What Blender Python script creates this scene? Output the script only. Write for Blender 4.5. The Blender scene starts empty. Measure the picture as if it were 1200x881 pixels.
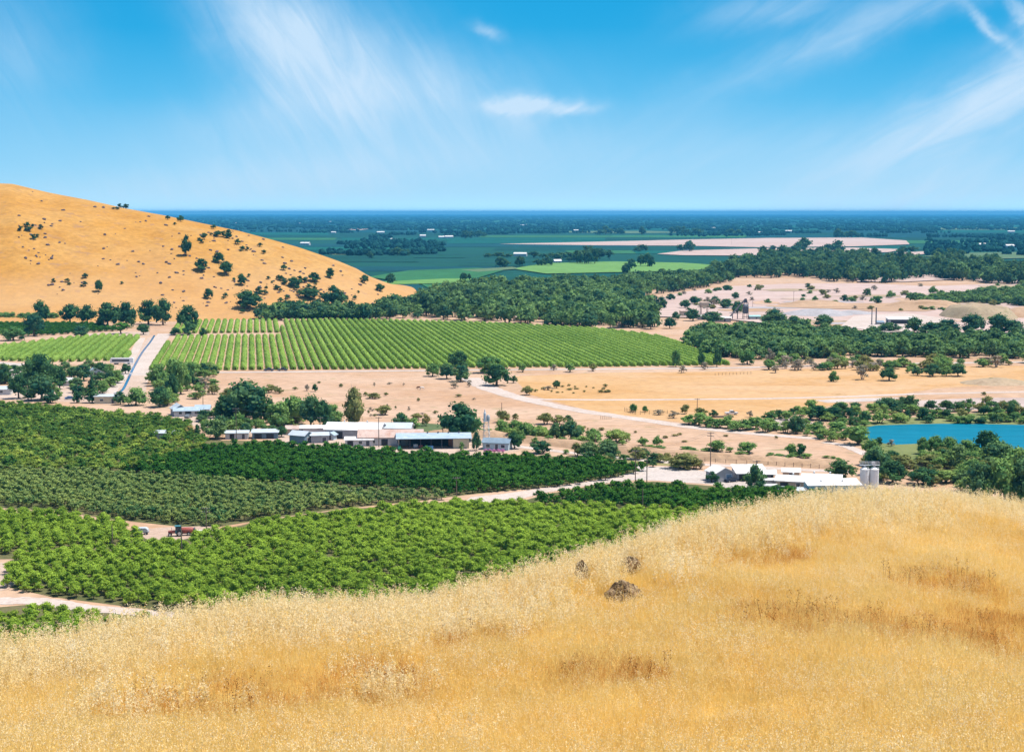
import bpy, math, random
import numpy as np
from mathutils import Vector, Matrix

PI = math.pi
rng = np.random.default_rng(7)
random.seed(7)
SC = bpy.context.scene
COL = SC.collection

# ------------------------------------------------------------------ camera
FPX, CX, CY, HOR, CAMZ = 1900.0, 600.0, 440.5, 249.0, 80.0
PITCH = math.atan((CY - HOR) / FPX)
cam_d = bpy.data.cameras.new('camera')
cam = bpy.data.objects.new('camera', cam_d)
COL.objects.link(cam)
cam.location = (0, 0, CAMZ)
cam.rotation_euler = (PI / 2 - PITCH, 0, 0)
cam_d.sensor_fit = 'HORIZONTAL'
cam_d.sensor_width = 36.0
cam_d.lens = FPX / 1200 * 36.0
cam_d.clip_start = 0.3
cam_d.clip_end = 120000
SC.camera = cam

# ------------------------------------------------------------------ light
SUN_TO = Vector((0.40, 0.02, 0.92)).normalized()
SUN_STRENGTH = 4.6
SKY_STRENGTH = 0.10
EXPOSURE = 0.45
sun_d = bpy.data.lights.new('sun', 'SUN')
sun_d.energy = SUN_STRENGTH
sun_d.angle = math.radians(0.5)
sun_d.color = (1.0, 0.93, 0.82)
sun = bpy.data.objects.new('sun', sun_d)
COL.objects.link(sun)
sun.location = (0, 0, 300)
sun.rotation_mode = 'QUATERNION'
sun.rotation_quaternion = SUN_TO.to_track_quat('Z', 'Y')

vs = SC.view_settings
vs.view_transform = 'Standard'
try:
    vs.look = 'None'
except Exception:
    pass
vs.exposure = EXPOSURE
vs.gamma = 1.0
vs.use_curve_mapping = False
cy = SC.cycles
cy.max_bounces = 5
cy.diffuse_bounces = 2
cy.glossy_bounces = 2
cy.transmission_bounces = 3
cy.transparent_max_bounces = 6
cy.volume_bounces = 0
cy.use_denoising = True
cy.caustics_reflective = False
cy.caustics_refractive = False
cy.sample_clamp_indirect = 6.0


class N:
    """a small helper round a node tree"""
    def __init__(s, nt):
        s.nt = nt

    def new(s, t, **kw):
        n = s.nt.nodes.new(t)
        for k, v in kw.items():
            setattr(n, k, v)
        return n

    def put(s, sock, v):
        if isinstance(v, bpy.types.NodeSocket):
            s.nt.links.new(v, sock)
        elif isinstance(v, (tuple, list)) and len(v) == 3 and sock.type == 'RGBA':
            sock.default_value = (*v, 1)
        else:
            sock.default_value = v

    def m(s, op, a, b=0.0, c=0.0, clamp=False):
        n = s.new('ShaderNodeMath', operation=op, use_clamp=clamp)
        s.put(n.inputs[0], a); s.put(n.inputs[1], b); s.put(n.inputs[2], c)
        return n.outputs[0]

    def mix(s, f, a, b, kind='MIX'):
        n = s.new('ShaderNodeMix', data_type='RGBA', blend_type=kind)
        s.put(n.inputs[0], f); s.put(n.inputs[6], a); s.put(n.inputs[7], b)
        return n.outputs[2]

    def noise(s, vec, scale, detail=4.0, rough=0.55, dist=0.0):
        n = s.new('ShaderNodeTexNoise')
        if vec is not None:
            s.put(n.inputs['Vector'], vec)
        n.inputs['Scale'].default_value = scale
        n.inputs['Detail'].default_value = detail
        n.inputs['Roughness'].default_value = rough
        n.inputs['Distortion'].default_value = dist
        return n.outputs[0]

    def ramp(s, f, stops, interp='LINEAR'):
        n = s.new('ShaderNodeValToRGB')
        n.color_ramp.interpolation = interp
        e = n.color_ramp.elements
        while len(e) < len(stops):
            e.new(0.5)
        for i, (p, c) in enumerate(stops):
            e[i].position = p
            e[i].color = (*c, 1) if len(c) == 3 else c
        s.put(n.inputs[0], f)
        return n.outputs[0]

    def step(s, f, lo, hi):
        n = s.new('ShaderNodeMapRange', interpolation_type='SMOOTHSTEP')
        s.put(n.inputs[0], f)
        n.inputs[1].default_value = lo; n.inputs[2].default_value = hi
        return n.outputs[0]

    def scaled(s, vec, sc, rot=(0, 0, 0), loc=(0, 0, 0)):
        n = s.new('ShaderNodeMapping')
        s.put(n.inputs[0], vec)
        n.inputs['Scale'].default_value = sc
        n.inputs['Rotation'].default_value = rot
        n.inputs['Location'].default_value = loc
        return n.outputs[0]


# ------------------------------------------------------------------ world: daylight sky with thin cirrus
world = bpy.data.worlds.new('World')
SC.world = world
world.use_nodes = True
nt = world.node_tree
nt.nodes.clear()
w = N(nt)
sky = w.new('ShaderNodeTexSky', sky_type='NISHITA')
sky.sun_disc = False
sky.sun_elevation = math.asin(SUN_TO.z)
sky.sun_rotation = math.atan2(SUN_TO.x, SUN_TO.y)
sky.altitude = 100
sky.air_density = 1.0
sky.dust_density = 0.6
sky.ozone_density = 2.5
tc = w.new('ShaderNodeTexCoord')
sep = w.new('ShaderNodeSeparateXYZ')
w.put(sep.inputs[0], tc.outputs['Generated'])
fwd = w.m('MAXIMUM', w.m('ABSOLUTE', sep.outputs[1]), 0.05)
U = w.m('DIVIDE', sep.outputs[0], fwd)              # bearing, and V the height above the horizon
V = w.m('DIVIDE', sep.outputs[2], fwd)
uv = w.new('ShaderNodeCombineXYZ')
w.put(uv.inputs[0], U); w.put(uv.inputs[1], V)
warp = w.m('SUBTRACT', w.noise(uv.outputs[0], 22, 5, 0.6), 0.5)
warp2 = w.m('SUBTRACT', w.noise(w.scaled(uv.outputs[0], (1, 1, 1), loc=(5, 3, 0)), 22, 5, 0.6), 0.5)
Uw = w.m('ADD', U, w.m('MULTIPLY', warp, 0.035))
Vw = w.m('ADD', V, w.m('MULTIPLY', warp2, 0.018))


def puff(px, py, sx, sy, ang, amp):
    """one soft streak of cirrus round a bearing"""
    cu, cv = (px - 600) / 1900, (245 - py) / 1900
    a = math.radians(ang)
    du, dv = w.m('SUBTRACT', Uw, cu), w.m('SUBTRACT', Vw, cv)
    p = w.m('ADD', w.m('MULTIPLY', du, math.cos(a) * 1900 / sx), w.m('MULTIPLY', dv, math.sin(a) * 1900 / sx))
    q = w.m('ADD', w.m('MULTIPLY', du, -math.sin(a) * 1900 / sy), w.m('MULTIPLY', dv, math.cos(a) * 1900 / sy))
    r = w.m('ADD', w.m('MULTIPLY', p, p), w.m('MULTIPLY', q, q))
    return w.m('MULTIPLY', w.m('EXPONENT', w.m('MULTIPLY', r, -1.0)), amp)


def total(xs):
    t = xs[0]
    for x in xs[1:]:
        t = w.m('ADD', t, x)
    return t


fib1 = w.noise(w.scaled(w.scaled(uv.outputs[0], (1, 1, 1), rot=(0, 0, math.radians(58))), (12, 60, 1)), 1.0, 7, 0.62, 1.0)
fib2 = w.noise(w.scaled(w.scaled(uv.outputs[0], (1, 1, 1), rot=(0, 0, math.radians(-30))), (12, 75, 1)), 1.0, 7, 0.62, 0.8)
soft = total([puff(330, 40, 95, 55, -50, .75), puff(430, 75, 130, 60, -20, .62), puff(380, 125, 190, 36, 8, .42),
              puff(20, 60, 90, 70, -55, .30), puff(420, 180, 260, 40, 8, .38), puff(300, 215, 300, 26, 6, .30)])
soft_r = total([puff(1100, 150, 260, 42, 26, .60), puff(1010, 30, 200, 24, 22, .45), puff(1130, 220, 260, 30, 14, .50),
                puff(900, 10, 90, 22, 10, .40), puff(760, 190, 300, 45, 6, .25), puff(1190, 90, 110, 40, 30, .40)])
crisp = total([puff(622, 121, 50, 9, 1, 1.1), puff(605, 136, 32, 17, -8, .35), puff(573, 34, 17, 7, -18, .45),
               puff(1150, 32, 44, 7, -42, .55), puff(1192, 22, 30, 9, -62, .5), puff(672, 122, 26, 6, 2, .30)])
f1 = w.m('MULTIPLY', soft, w.m('ADD', w.m('MULTIPLY', w.step(fib1, .15, .85), .62), .52))
f2 = w.m('MULTIPLY', soft_r, w.m('ADD', w.m('MULTIPLY', w.step(fib2, .18, .84), .70), .45))
f3 = w.m('MULTIPLY', crisp, w.m('ADD', w.m('MULTIPLY', w.step(fib2, .3, .7), .6), .55))
veil = w.m('MINIMUM', w.m('ADD', w.m('ADD', f1, f2), f3), 0.9)
el = w.m('MAXIMUM', V, 0.0)
clean = w.ramp(w.m('DIVIDE', el, 0.14, clamp=True),
               [(0.0, (.47, .78, .97)), (.2, (.30, .67, .95)), (.5, (.10, .51, .87)), (.8, (.022, .40, .78)), (1.0, (.015, .37, .75))])
SKYGAIN = 10.0 / 1.34                                 # radiance of the sky band just above the plain
glow = w.m('ADD', 1.0, w.m('MULTIPLY', w.m('EXPONENT', w.m('MULTIPLY', el, -220.0)), .8))
SKYGAIN = SKYGAIN / 1.0
gain = w.mix(1.0, clean, (SKYGAIN, SKYGAIN, SKYGAIN), 'MULTIPLY')
low = w.step(V, 0.5, 0.15)                            # the clear band low over the plain; the dome above is the plain sky texture
front = w.m('MULTIPLY', low, 1.0)
gl = w.new('ShaderNodeVectorMath', operation='SCALE'); w.put(gl.inputs[0], gain); w.put(gl.inputs[3], glow)
dome = w.mix(front, sky.outputs[0], gl.outputs[0])
cl = w.mix(w.m('MULTIPLY', veil, low), dome, (SKYGAIN * .62, SKYGAIN * .80, SKYGAIN * .98))
bg = w.new('ShaderNodeBackground')
w.put(bg.inputs[0], cl)
bg.inputs[1].default_value = SKY_STRENGTH
wo = w.new('ShaderNodeOutputWorld')
nt.links.new(bg.outputs[0], wo.inputs[0])

# ------------------------------------------------------------------ mapping of sight lines to the ground
CP, SP = math.cos(PITCH), math.sin(PITCH)


def ray(px, py):
    x = (px - CX) / FPX
    v = (CY - py) / FPX
    return x, CP + v * SP, v * CP - SP


def G(px, py, z=0.0):
    x, f, u = ray(px, py)
    t = (z - CAMZ) / u
    return Vector((x * t, f * t, z))


def at_dist(px, py, Y):
    x, f, u = ray(px, py)
    t = Y / f
    return Vector((x * t, Y, CAMZ + u * t))


def project(X, Y, Z):
    dz = Z - CAMZ
    dep = Y * CP - dz * SP
    up = Y * SP + dz * CP
    return CX + FPX * X / dep, CY - FPX * up / dep


def mpp(py):
    """metres across one pixel of the ground seen at row py"""
    return G(CX, py).y / CP / FPX * 1.0


def interp(x, pts):
    xs, ys = zip(*pts)
    return np.interp(x, xs, ys)


def in_poly(px, py, poly):
    px = np.asarray(px, float); py = np.asarray(py, float)
    inside = np.zeros(px.shape, bool)
    n = len(poly)
    for i in range(n):
        x0, y0 = poly[i]; x1, y1 = poly[(i + 1) % n]
        c = ((y0 > py) != (y1 > py))
        with np.errstate(divide='ignore', invalid='ignore'):
            xi = (x1 - x0) * (py - y0) / (y1 - y0 + 1e-12) + x0
        inside ^= c & (px < xi)
    return inside


def world_poly(poly):
    return [tuple(G(x, y)[:2]) for x, y in poly]


# ------------------------------------------------------------------ mesh helpers
def tag(o, label=None, cat=None, group=None, kind=None):
    if label: o['label'] = label
    if cat: o['category'] = cat
    if group: o['group'] = group
    if kind: o['kind'] = kind
    return o


def empty(name, loc, rz=0.0, scale=(1, 1, 1)):
    o = bpy.data.objects.new(name, None)
    COL.objects.link(o)
    o.location = loc
    o.rotation_euler = (0, 0, rz)
    o.scale = scale
    o.empty_display_size = 0.5
    return o


class MB:
    """collects pieces of one mesh"""
    def __init__(s):
        s.V = []; s.F = []; s.MI = []; s.T = []; s.n = 0; s.mi = 0; s.tv = 0.5

    def add(s, V, F, tint=None):
        V = np.asarray(V, float)
        s.V.append(V)
        s.T.append(np.full(len(V), s.tv) if tint is None else np.asarray(tint, float))
        if isinstance(F, np.ndarray):
            s.F.append(F + s.n)
            s.MI.append(np.full(len(F), s.mi, int))
        else:
            by = {}
            for f in F:
                by.setdefault(len(f), []).append(f)
            for k, fs in by.items():
                s.F.append(np.array(fs, int) + s.n)
                s.MI.append(np.full(len(fs), s.mi, int))
        s.n += len(V)
        return s

    def box(s, c, d, rz=0.0, rot=None):
        x, y, z = d[0] / 2, d[1] / 2, d[2] / 2
        P = np.array([[sx * x, sy * y, sz * z] for sz in (-1, 1) for sy in (-1, 1) for sx in (-1, 1)])
        if rot is not None:
            P = P @ np.array(rot.to_3x3()).T
        elif rz:
            c_, s_ = math.cos(rz), math.sin(rz)
            P = P @ np.array([[c_, -s_, 0], [s_, c_, 0], [0, 0, 1]]).T
        P = P + np.array(c)
        return s.add(P, [[0, 2, 3, 1], [4, 5, 7, 6], [0, 1, 5, 4], [2, 6, 7, 3], [0, 4, 6, 2], [1, 3, 7, 5]])

    def prism(s, poly, axis, a, b):
        """poly: points in the two other axes, extruded from a to b along axis"""
        n = len(poly)
        P = []
        for q in (a, b):
            for (u, v) in poly:
                P.append((q, u, v) if axis == 0 else (u, q, v) if axis == 1 else (u, v, q))
        F = [list(range(n))[::-1], list(range(n, 2 * n))] + [[i, (i + 1) % n, n + (i + 1) % n, n + i] for i in range(n)]
        return s.add(P, F)

    def tube(s, p0, p1, r0, r1=None, n=8, caps=True):
        r1 = r0 if r1 is None else r1
        p0, p1 = Vector(p0), Vector(p1)
        d = (p1 - p0).normalized()
        a = d.orthogonal().normalized(); b = d.cross(a)
        P = [tuple(p + (a * math.cos(2 * PI * i / n) + b * math.sin(2 * PI * i / n)) * r) for p, r in ((p0, r0), (p1, r1)) for i in range(n)]
        F = [[i, (i + 1) % n, n + (i + 1) % n, n + i] for i in range(n)]
        if caps:
            F += [list(range(n))[::-1], list(range(n, 2 * n))]
        return s.add(P, F)

    def lathe(s, prof, c, n=20, axis=2):
        P = []
        for r, z in prof:
            for i in range(n):
                a = 2 * PI * i / n
                p = (r * math.cos(a), r * math.sin(a), z)
                if axis == 0: p = (p[2], p[0], p[1])
                P.append((p[0] + c[0], p[1] + c[1], p[2] + c[2]))
        F = []
        for k in range(len(prof) - 1):
            for i in range(n):
                F.append([k * n + i, k * n + (i + 1) % n, (k + 1) * n + (i + 1) % n, (k + 1) * n + i])
        F += [list(range(n))[::-1], list(range((len(prof) - 1) * n, len(prof) * n))]
        return s.add(P, F)

    def mesh(s, name, mats, smooth=False):
        me = bpy.data.meshes.new(name)
        V = np.concatenate(s.V) if s.V else np.zeros((0, 3))
        me.vertices.add(len(V))
        me.vertices.foreach_set('co', V.astype(np.float32).ravel())
        tot = np.concatenate([np.full(len(f), f.shape[1]) for f in s.F])
        idx = np.concatenate([f.ravel() for f in s.F])
        me.loops.add(len(idx))
        me.loops.foreach_set('vertex_index', idx.astype(np.int32))
        me.polygons.add(len(tot))
        start = np.concatenate([[0], np.cumsum(tot)[:-1]])
        me.polygons.foreach_set('loop_start', start.astype(np.int32))
        me.polygons.foreach_set('loop_total', tot.astype(np.int32))
        mats = mats if isinstance(mats, (list, tuple)) else [mats]
        for m in mats:
            me.materials.append(m)
        me.polygons.foreach_set('material_index', np.concatenate(s.MI).astype(np.int32))
        me.polygons.foreach_set('use_smooth', np.full(len(tot), bool(smooth)))
        at = me.attributes.new('tint', 'FLOAT', 'POINT')
        at.data.foreach_set('value', np.concatenate(s.T).astype(np.float32))
        me.update()
        me.validate()
        return me

    def build(s, name, mats, parent=None, smooth=False):
        o = bpy.data.objects.new(name, s.mesh(name, mats, smooth))
        COL.objects.link(o)
        if parent is not None:
            o.parent = parent
        return o


def link_mesh(name, me, parent=None, loc=(0, 0, 0), rz=0, scale=(1, 1, 1)):
    o = bpy.data.objects.new(name, me)
    COL.objects.link(o)
    o.location = loc; o.rotation_euler = (0, 0, rz); o.scale = scale
    if parent is not None:
        o.parent = parent
    return o


# ------------------------------------------------------------------ materials
MATS = {}


def new_mat(name):
    m = bpy.data.materials.new(name)
    m.use_nodes = True
    m.node_tree.nodes.clear()
    k = N(m.node_tree)
    out = k.new('ShaderNodeOutputMaterial')
    return m, k, out


def plain(name, col, var=0.12, scale=0.6, rough=0.85, metal=0.0, spec=0.25, streak=None):
    """an even colour broken by weathering at two sizes"""
    if name in MATS:
        return MATS[name]
    m, k, out = new_mat(name)
    b = k.new('ShaderNodeBsdfPrincipled')
    geo = k.new('ShaderNodeNewGeometry')
    n = k.noise(geo.outputs['Position'], scale, 6, .65)
    lo = tuple(c * (1 - var * 1.6) for c in col); hi = tuple(min(1, c * (1 + var)) for c in col)
    c = k.ramp(n, [(.3, lo), (.7, hi)])
    if streak:
        n2 = k.noise(k.scaled(geo.outputs['Position'], (streak[3], streak[3], streak[3] * .25)), 1.0, 5, .7)
        c = k.mix(k.step(n2, .48, .66), c, streak[:3])
    k.put(b.inputs['Base Color'], c)
    b.inputs['Roughness'].default_value = rough
    b.inputs['Metallic'].default_value = metal
    b.inputs['Specular IOR Level'].default_value = spec
    m.node_tree.links.new(b.outputs[0], out.inputs[0])
    MATS[name] = m
    return m


LEAF_GAIN = 1.6


def foliage(name, c0, c1, transl=.28):
    c0 = tuple(min(.6, v * LEAF_GAIN) for v in c0); c1 = tuple(min(.6, v * LEAF_GAIN) for v in c1)
    m, k, out = new_mat(name)
    at = k.new('ShaderNodeAttribute', attribute_name='tint')
    oi = k.new('ShaderNodeObjectInfo')
    sp = k.new('ShaderNodeSeparateColor')
    k.put(sp.inputs[0], oi.outputs['Color'])
    f = k.m('ADD', at.outputs['Fac'], k.m('SUBTRACT', sp.outputs[0], .5), clamp=True)
    c = k.mix(f, c0, c1)
    c = k.mix(k.m('MULTIPLY', sp.outputs[1], 1.0), c, (c1[0] * 1.25, c1[1] * .95, c1[2] * .9))   # green channel of the object's colour: how yellow
    d = k.new('ShaderNodeBsdfDiffuse'); t = k.new('ShaderNodeBsdfTranslucent')
    k.put(d.inputs[0], c)
    k.put(t.inputs[0], k.mix(.5, c, (c1[0] * 1.2, c1[1] * 1.15, c1[2] * .6)))
    mx = k.new('ShaderNodeMixShader'); mx.inputs[0].default_value = transl
    m.node_tree.links.new(d.outputs[0], mx.inputs[1]); m.node_tree.links.new(t.outputs[0], mx.inputs[2])
    m.node_tree.links.new(mx.outputs[0], out.inputs[0])
    MATS[name] = m
    return m


def ground_mat(name, cols, scales=(.004, .03, .35), spots=None, bump=0.0, stretch=(1, 1, 1)):
    """cols: three colours; large patches, middle mottling, fine grain"""
    if name in MATS:
        return MATS[name]
    m, k, out = new_mat(name)
    geo = k.new('ShaderNodeNewGeometry')
    P = k.scaled(geo.outputs['Position'], stretch)
    a = k.noise(P, scales[0], 5, .6, .4)
    b_ = k.noise(P, scales[1], 6, .65, .3)
    c_ = k.noise(P, scales[2], 4, .7)
    c = k.mix(k.step(a, .36, .64), cols[0], cols[1])
    c = k.mix(k.m('MULTIPLY', k.step(b_, .42, .72), .75), c, cols[2])
    g = k.ramp(c_, [(.25, (.72, .72, .72)), (.75, (1.22, 1.22, 1.22))])
    c = k.mix(1.0, c, g, 'MULTIPLY')
    if spots:
        s_ = k.noise(P, spots[3], 5, .7)
        c = k.mix(k.step(s_, spots[4], spots[4] + .07), c, spots[:3])
    b = k.new('ShaderNodeBsdfPrincipled')
    k.put(b.inputs['Base Color'], c)
    b.inputs['Roughness'].default_value = .95
    b.inputs['Specular IOR Level'].default_value = .1
    m.node_tree.links.new(b.outputs[0], out.inputs[0])
    MATS[name] = m
    return m


straw = ground_mat('dry_plain', [(.47, .31, .21), (.52, .37, .27), (.42, .25, .14)], (.006, .03, .3), (.26, .23, .12, .12, .60), stretch=(.6, 1, 1))
gold = ground_mat('gold_field', [(.52, .32, .15), (.54, .36, .21), (.46, .25, .09)], (.008, .035, .4), (.34, .21, .09, .12, .63), stretch=(.5, 1, 1))
pale = ground_mat('pale_dirt', [(.50, .39, .32), (.45, .33, .26), (.53, .43, .38)], (.02, .1, .7))
road = ground_mat('road_dust', [(.54, .46, .42), (.48, .40, .35), (.58, .51, .48)], (.03, .2, .9))
conc = ground_mat('old_concrete', [(.50, .44, .41), (.44, .38, .35), (.55, .50, .47)], (.03, .15, .9))
soil = ground_mat('orchard_soil', [(.30, .21, .15), (.38, .27, .20), (.12, .12, .05)], (.03, .2, .9))
shade_soil = ground_mat('shaded_weedy_soil', [(.10, .11, .045), (.16, .14, .07), (.06, .09, .025)], (.03, .2, .9))  # weedy soil, its colour darkened to stand in for shade under the trees
brown = ground_mat('brown_bank', [(.42, .28, .18), (.48, .33, .22), (.30, .19, .11)], (.03, .12, .8), stretch=(.25, 1, 2.5))
gravel_grey = ground_mat('grey_aggregate', [(.36, .35, .37), (.42, .40, .42), (.31, .29, .30)], (.02, .1, .6))
spoil = ground_mat('spoil_earth', [(.36, .29, .19), (.42, .32, .22), (.30, .22, .15)], (.02, .07, .5), (.12, .15, .06, .06, .62))
pink = ground_mat('pale_field', [(.50, .38, .34), (.46, .34, .30), (.54, .44, .41)], (.002, .012, .12), stretch=(.4, 1, 1))
farm_dark = ground_mat('far_farmland', [(.010, .070, .055), (.012, .085, .06), (.010, .060, .055)], (.0008, .004, .03), stretch=(.35, 1, 1))  # blue-teal mixed into the field colour to stand in for haze
hill_mat = ground_mat('hill_grass', [(.47, .235, .042), (.49, .28, .085), (.39, .185, .030)], (.007, .03, .20), (.36, .20, .09, .07, .59))
fg_soil = ground_mat('hilltop_thatch', [(.74, .51, .16), (.78, .57, .22), (.66, .42, .12)], (.12, .9, 7.0))

fol_bright = foliage('leaf_bright', (.040, .100, .014), (.235, .34, .045))
fol_mottle = foliage('leaf_mottled', (.026, .090, .040), (.23, .29, .085))
fol_dark = foliage('leaf_dark', (.012, .062, .013), (.060, .15, .022))
fol_patchy = foliage('leaf_patchy', (.020, .075, .020), (.27, .38, .070))
fol_row = foliage('leaf_row', (.075, .155, .030), (.27, .40, .085))
fol_wood = foliage('leaf_woodland', (.014, .060, .044), (.135, .225, .075))
fol_oak = foliage('leaf_oak', (.012, .050, .034), (.075, .155, .050))
fol_willow = foliage('leaf_willow', (.045, .115, .040), (.19, .29, .085))
fol_olive = foliage('leaf_olive', (.075, .100, .035), (.22, .22, .085))
fol_grey = foliage('leaf_grey', (.13, .12, .10), (.26, .24, .19))
fol_far = foliage('leaf_far', (.005, .030, .035), (.014, .060, .050), .1)  # leaf colour pushed towards blue, carrying part of the distance haze
bark = plain('bark', (.16, .11, .075), .25, 2.0)
bark_pale = plain('bark_pale', (.34, .29, .25), .25, 2.0)

white_roof = plain('white_roof', (.76, .76, .76), .07, .3, .55, streak=(.60, .58, .56, .45))
grey_roof = plain('grey_blue_roof', (.36, .47, .58), .10, .4, .5, streak=(.45, .53, .60, .5))
pale_roof = plain('pale_grey_roof', (.50, .56, .62), .08, .4, .5)
rust_roof = plain('rusty_roof', (.56, .43, .38), .10, .4, .6, streak=(.48, .30, .24, .35))
slate_roof = plain('slate_blue_roof', (.20, .28, .36), .12, .6, .7)
teal_wall = plain('slate_teal_wall', (.14, .22, .28), .12, .8, .7)
grey_wall = plain('grey_wall', (.34, .35, .37), .10, .8, .7)
cream_wall = plain('cream_wall', (.66, .58, .42), .08, .8, .8)
white_wall = plain('white_wall', (.56, .56, .57), .06, .8, .7)
tan_wall = plain('tan_wall', (.50, .40, .30), .12, .8, .8)
aqua_wall = plain('aqua_wall', (.30, .50, .53), .10, .8, .7)
blue_wall = plain('pale_blue_wall', (.45, .58, .66), .08, .8, .7)
darkness = plain('interior_shade', (.045, .05, .06), .2, .8, .8)  # near-black colour standing in for the shade inside buildings
steel = plain('galvanised_steel', (.58, .60, .62), .10, 1.2, .45, .4)
dark_steel = plain('dark_steel', (.10, .10, .12), .2, 1.2, .6, .2)
wood_pole = plain('weathered_wood', (.20, .15, .12), .25, 2.0)
rubber = plain('rubber', (.03, .03, .03), .2, 3.0)
red_paint = plain('red_paint', (.36, .10, .08), .12, 2.0, .4)
teal_paint = plain('teal_paint', (.06, .22, .26), .12, 2.0, .4)
white_paint = plain('white_paint', (.78, .78, .78), .04, 2.0, .35)
dark_paint = plain('dark_blue_paint', (.03, .045, .08), .12, 2.0, .35)
blue_paint = plain('blue_paint', (.10, .25, .50), .1, 2.0, .4)
glass = plain('window_glass', (.05, .07, .09), .1, 1.0, .12, 0, .5)
rock_mat = plain('lichened_rock', (.24, .165, .10), .45, 4.0, .95, streak=(.46, .36, .21, 5.0))
hill_rock = plain('hill_rock', (.17, .13, .14), .3, .6, .95)
flower = foliage('flower_pink', (.45, .10, .25), (.62, .22, .40))
cow_brown = plain('brown_hide', (.16, .07, .04), .2, 2.0)
cow_white = plain('white_hide', (.74, .70, .66), .08, 2.0)

# water
lake_mat, k, out = new_mat('lake_water')
b = k.new('ShaderNodeBsdfPrincipled')
geo = k.new('ShaderNodeNewGeometry')
wn = k.noise(k.scaled(geo.outputs['Position'], (.05, .25, 1)), 1.0, 4, .6)
k.put(b.inputs['Base Color'], k.ramp(wn, [(.3, (.004, .14, .225)), (.7, (.008, .19, .295))]))
b.inputs['Roughness'].default_value = .35
b.inputs['IOR'].default_value = 1.14
b.inputs['Specular IOR Level'].default_value = .22
bp = k.new('ShaderNodeBump'); bp.inputs['Strength'].default_value = .35; bp.inputs['Distance'].default_value = .3
k.put(bp.inputs['Height'], k.noise(geo.outputs['Position'], .9, 4, .6))
lake_mat.node_tree.links.new(bp.outputs[0], b.inputs['Normal'])
lake_mat.node_tree.links.new(b.outputs[0], out.inputs[0])

# ================================================================== LARGE STRUCTURE
_layer = [0]
_far = [0]


def sheet(name, poly, mat, z, world_pts=None):
    if z < .1:
        _layer[0] += 1
        z += .0006 * _layer[0]                        # no two sheets share a plane
    else:
        _far[0] += 1
        z += .004 * _far[0]
    P = world_pts or [tuple(G(x, y)[:2]) for x, y in poly]
    mb = MB()
    a = sum(P[i][0] * P[(i + 1) % len(P)][1] - P[(i + 1) % len(P)][0] * P[i][1] for i in range(len(P)))
    if a < 0: P = P[::-1]
    mb.add([(x, y, z) for x, y in P], [list(range(len(P)))])
    o = mb.build(name, mat)
    tag(o, kind='structure')
    return o


def smooth_line(pts, n=8):
    pts = [Vector(p) for p in pts]
    out = []
    for i in range(len(pts) - 1):
        p0 = pts[max(i - 1, 0)]; p1 = pts[i]; p2 = pts[i + 1]; p3 = pts[min(i + 2, len(pts) - 1)]
        for j in range(n):
            t = j / n
            out.append(.5 * ((2 * p1) + (p2 - p0) * t + (2 * p0 - 5 * p1 + 4 * p2 - p3) * t * t + (3 * p1 - p0 - 3 * p2 + p3) * t ** 3))
    out.append(pts[-1])
    return out


def ribbon(name, pts, width, mat, z, jitter=.12):
    L = smooth_line([G(x, y) for x, y in pts])
    P = []
    _layer[0] += 1
    z += .0006 * _layer[0] + (.01 if z < .1 else 0)
    r_ = random.Random(len(L))
    for i, p in enumerate(L):
        d = (L[min(i + 1, len(L) - 1)] - L[max(i - 1, 0)]).normalized()
        nrm = Vector((-d.y, d.x, 0))
        wd = width[0] + (width[1] - width[0]) * i / (len(L) - 1) if isinstance(width, tuple) else width
        a, b = wd / 2 * (1 + r_.uniform(-jitter, jitter)), wd / 2 * (1 + r_.uniform(-jitter, jitter))
        P += [(p.x + nrm.x * a, p.y + nrm.y * a, z), (p.x - nrm.x * b, p.y - nrm.y * b, z)]
    F = [[2 * i + 1, 2 * i + 3, 2 * i + 2, 2 * i] for i in range(len(L) - 1)]
    mb = MB().add(P, F)
    return tag(mb.build(name, mat), kind='structure')


# the plain, one sheet out to the horizon
FAR = 62000.0
ys = np.concatenate([np.linspace(-200, 2000, 23), np.geomspace(2200, FAR, 24)])
xs = np.linspace(-24000, 24000, 49)
mb = MB()
gx, gy = np.meshgrid(xs, ys)
mb.add(np.stack([gx.ravel(), gy.ravel(), np.zeros(gx.size)], 1),
       [[r * len(xs) + c, r * len(xs) + c + 1, (r + 1) * len(xs) + c + 1, (r + 1) * len(xs) + c] for r in range(len(ys) - 1) for c in range(len(xs) - 1)])
tag(mb.build('ground', straw), kind='structure')

# far farmland
y1 = G(600, 346).y
sheet('farmland', None, farm_dark, .25, [(-23990, y1), (G(700, 346).x, y1), (G(790, 330).x, G(790, 330).y), (G(1000, 312).x, G(1000, 312).y), (G(1500, 306).x, G(1500, 306).y), (23990, G(600, 306).y), (23990, FAR - 10), (-23990, FAR - 10)])
CROPS = {  # far crops have some of the haze's blue-teal put into their colour
    'deep': ground_mat('crop_deep', [(.009, .062, .050), (.010, .075, .054), (.008, .052, .050)], (.001, .006, .05)),
    'teal': ground_mat('crop_teal', [(.008, .095, .075), (.010, .115, .08), (.008, .08, .068)], (.001, .006, .05)),
    'green': ground_mat('crop_green', [(.035, .14, .055), (.04, .16, .06), (.03, .12, .05)], (.001, .006, .05)),
    'light': ground_mat('crop_light', [(.13, .27, .07), (.15, .30, .08), (.11, .24, .06)], (.002, .01, .08)),
    'sage': ground_mat('crop_sage', [(.10, .17, .085), (.13, .19, .10), (.09, .15, .075)], (.002, .01, .08)),
    'blue': ground_mat('crop_blue', [(.008, .065, .075), (.010, .075, .08), (.008, .055, .07)], (.001, .006, .05)),
}
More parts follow.
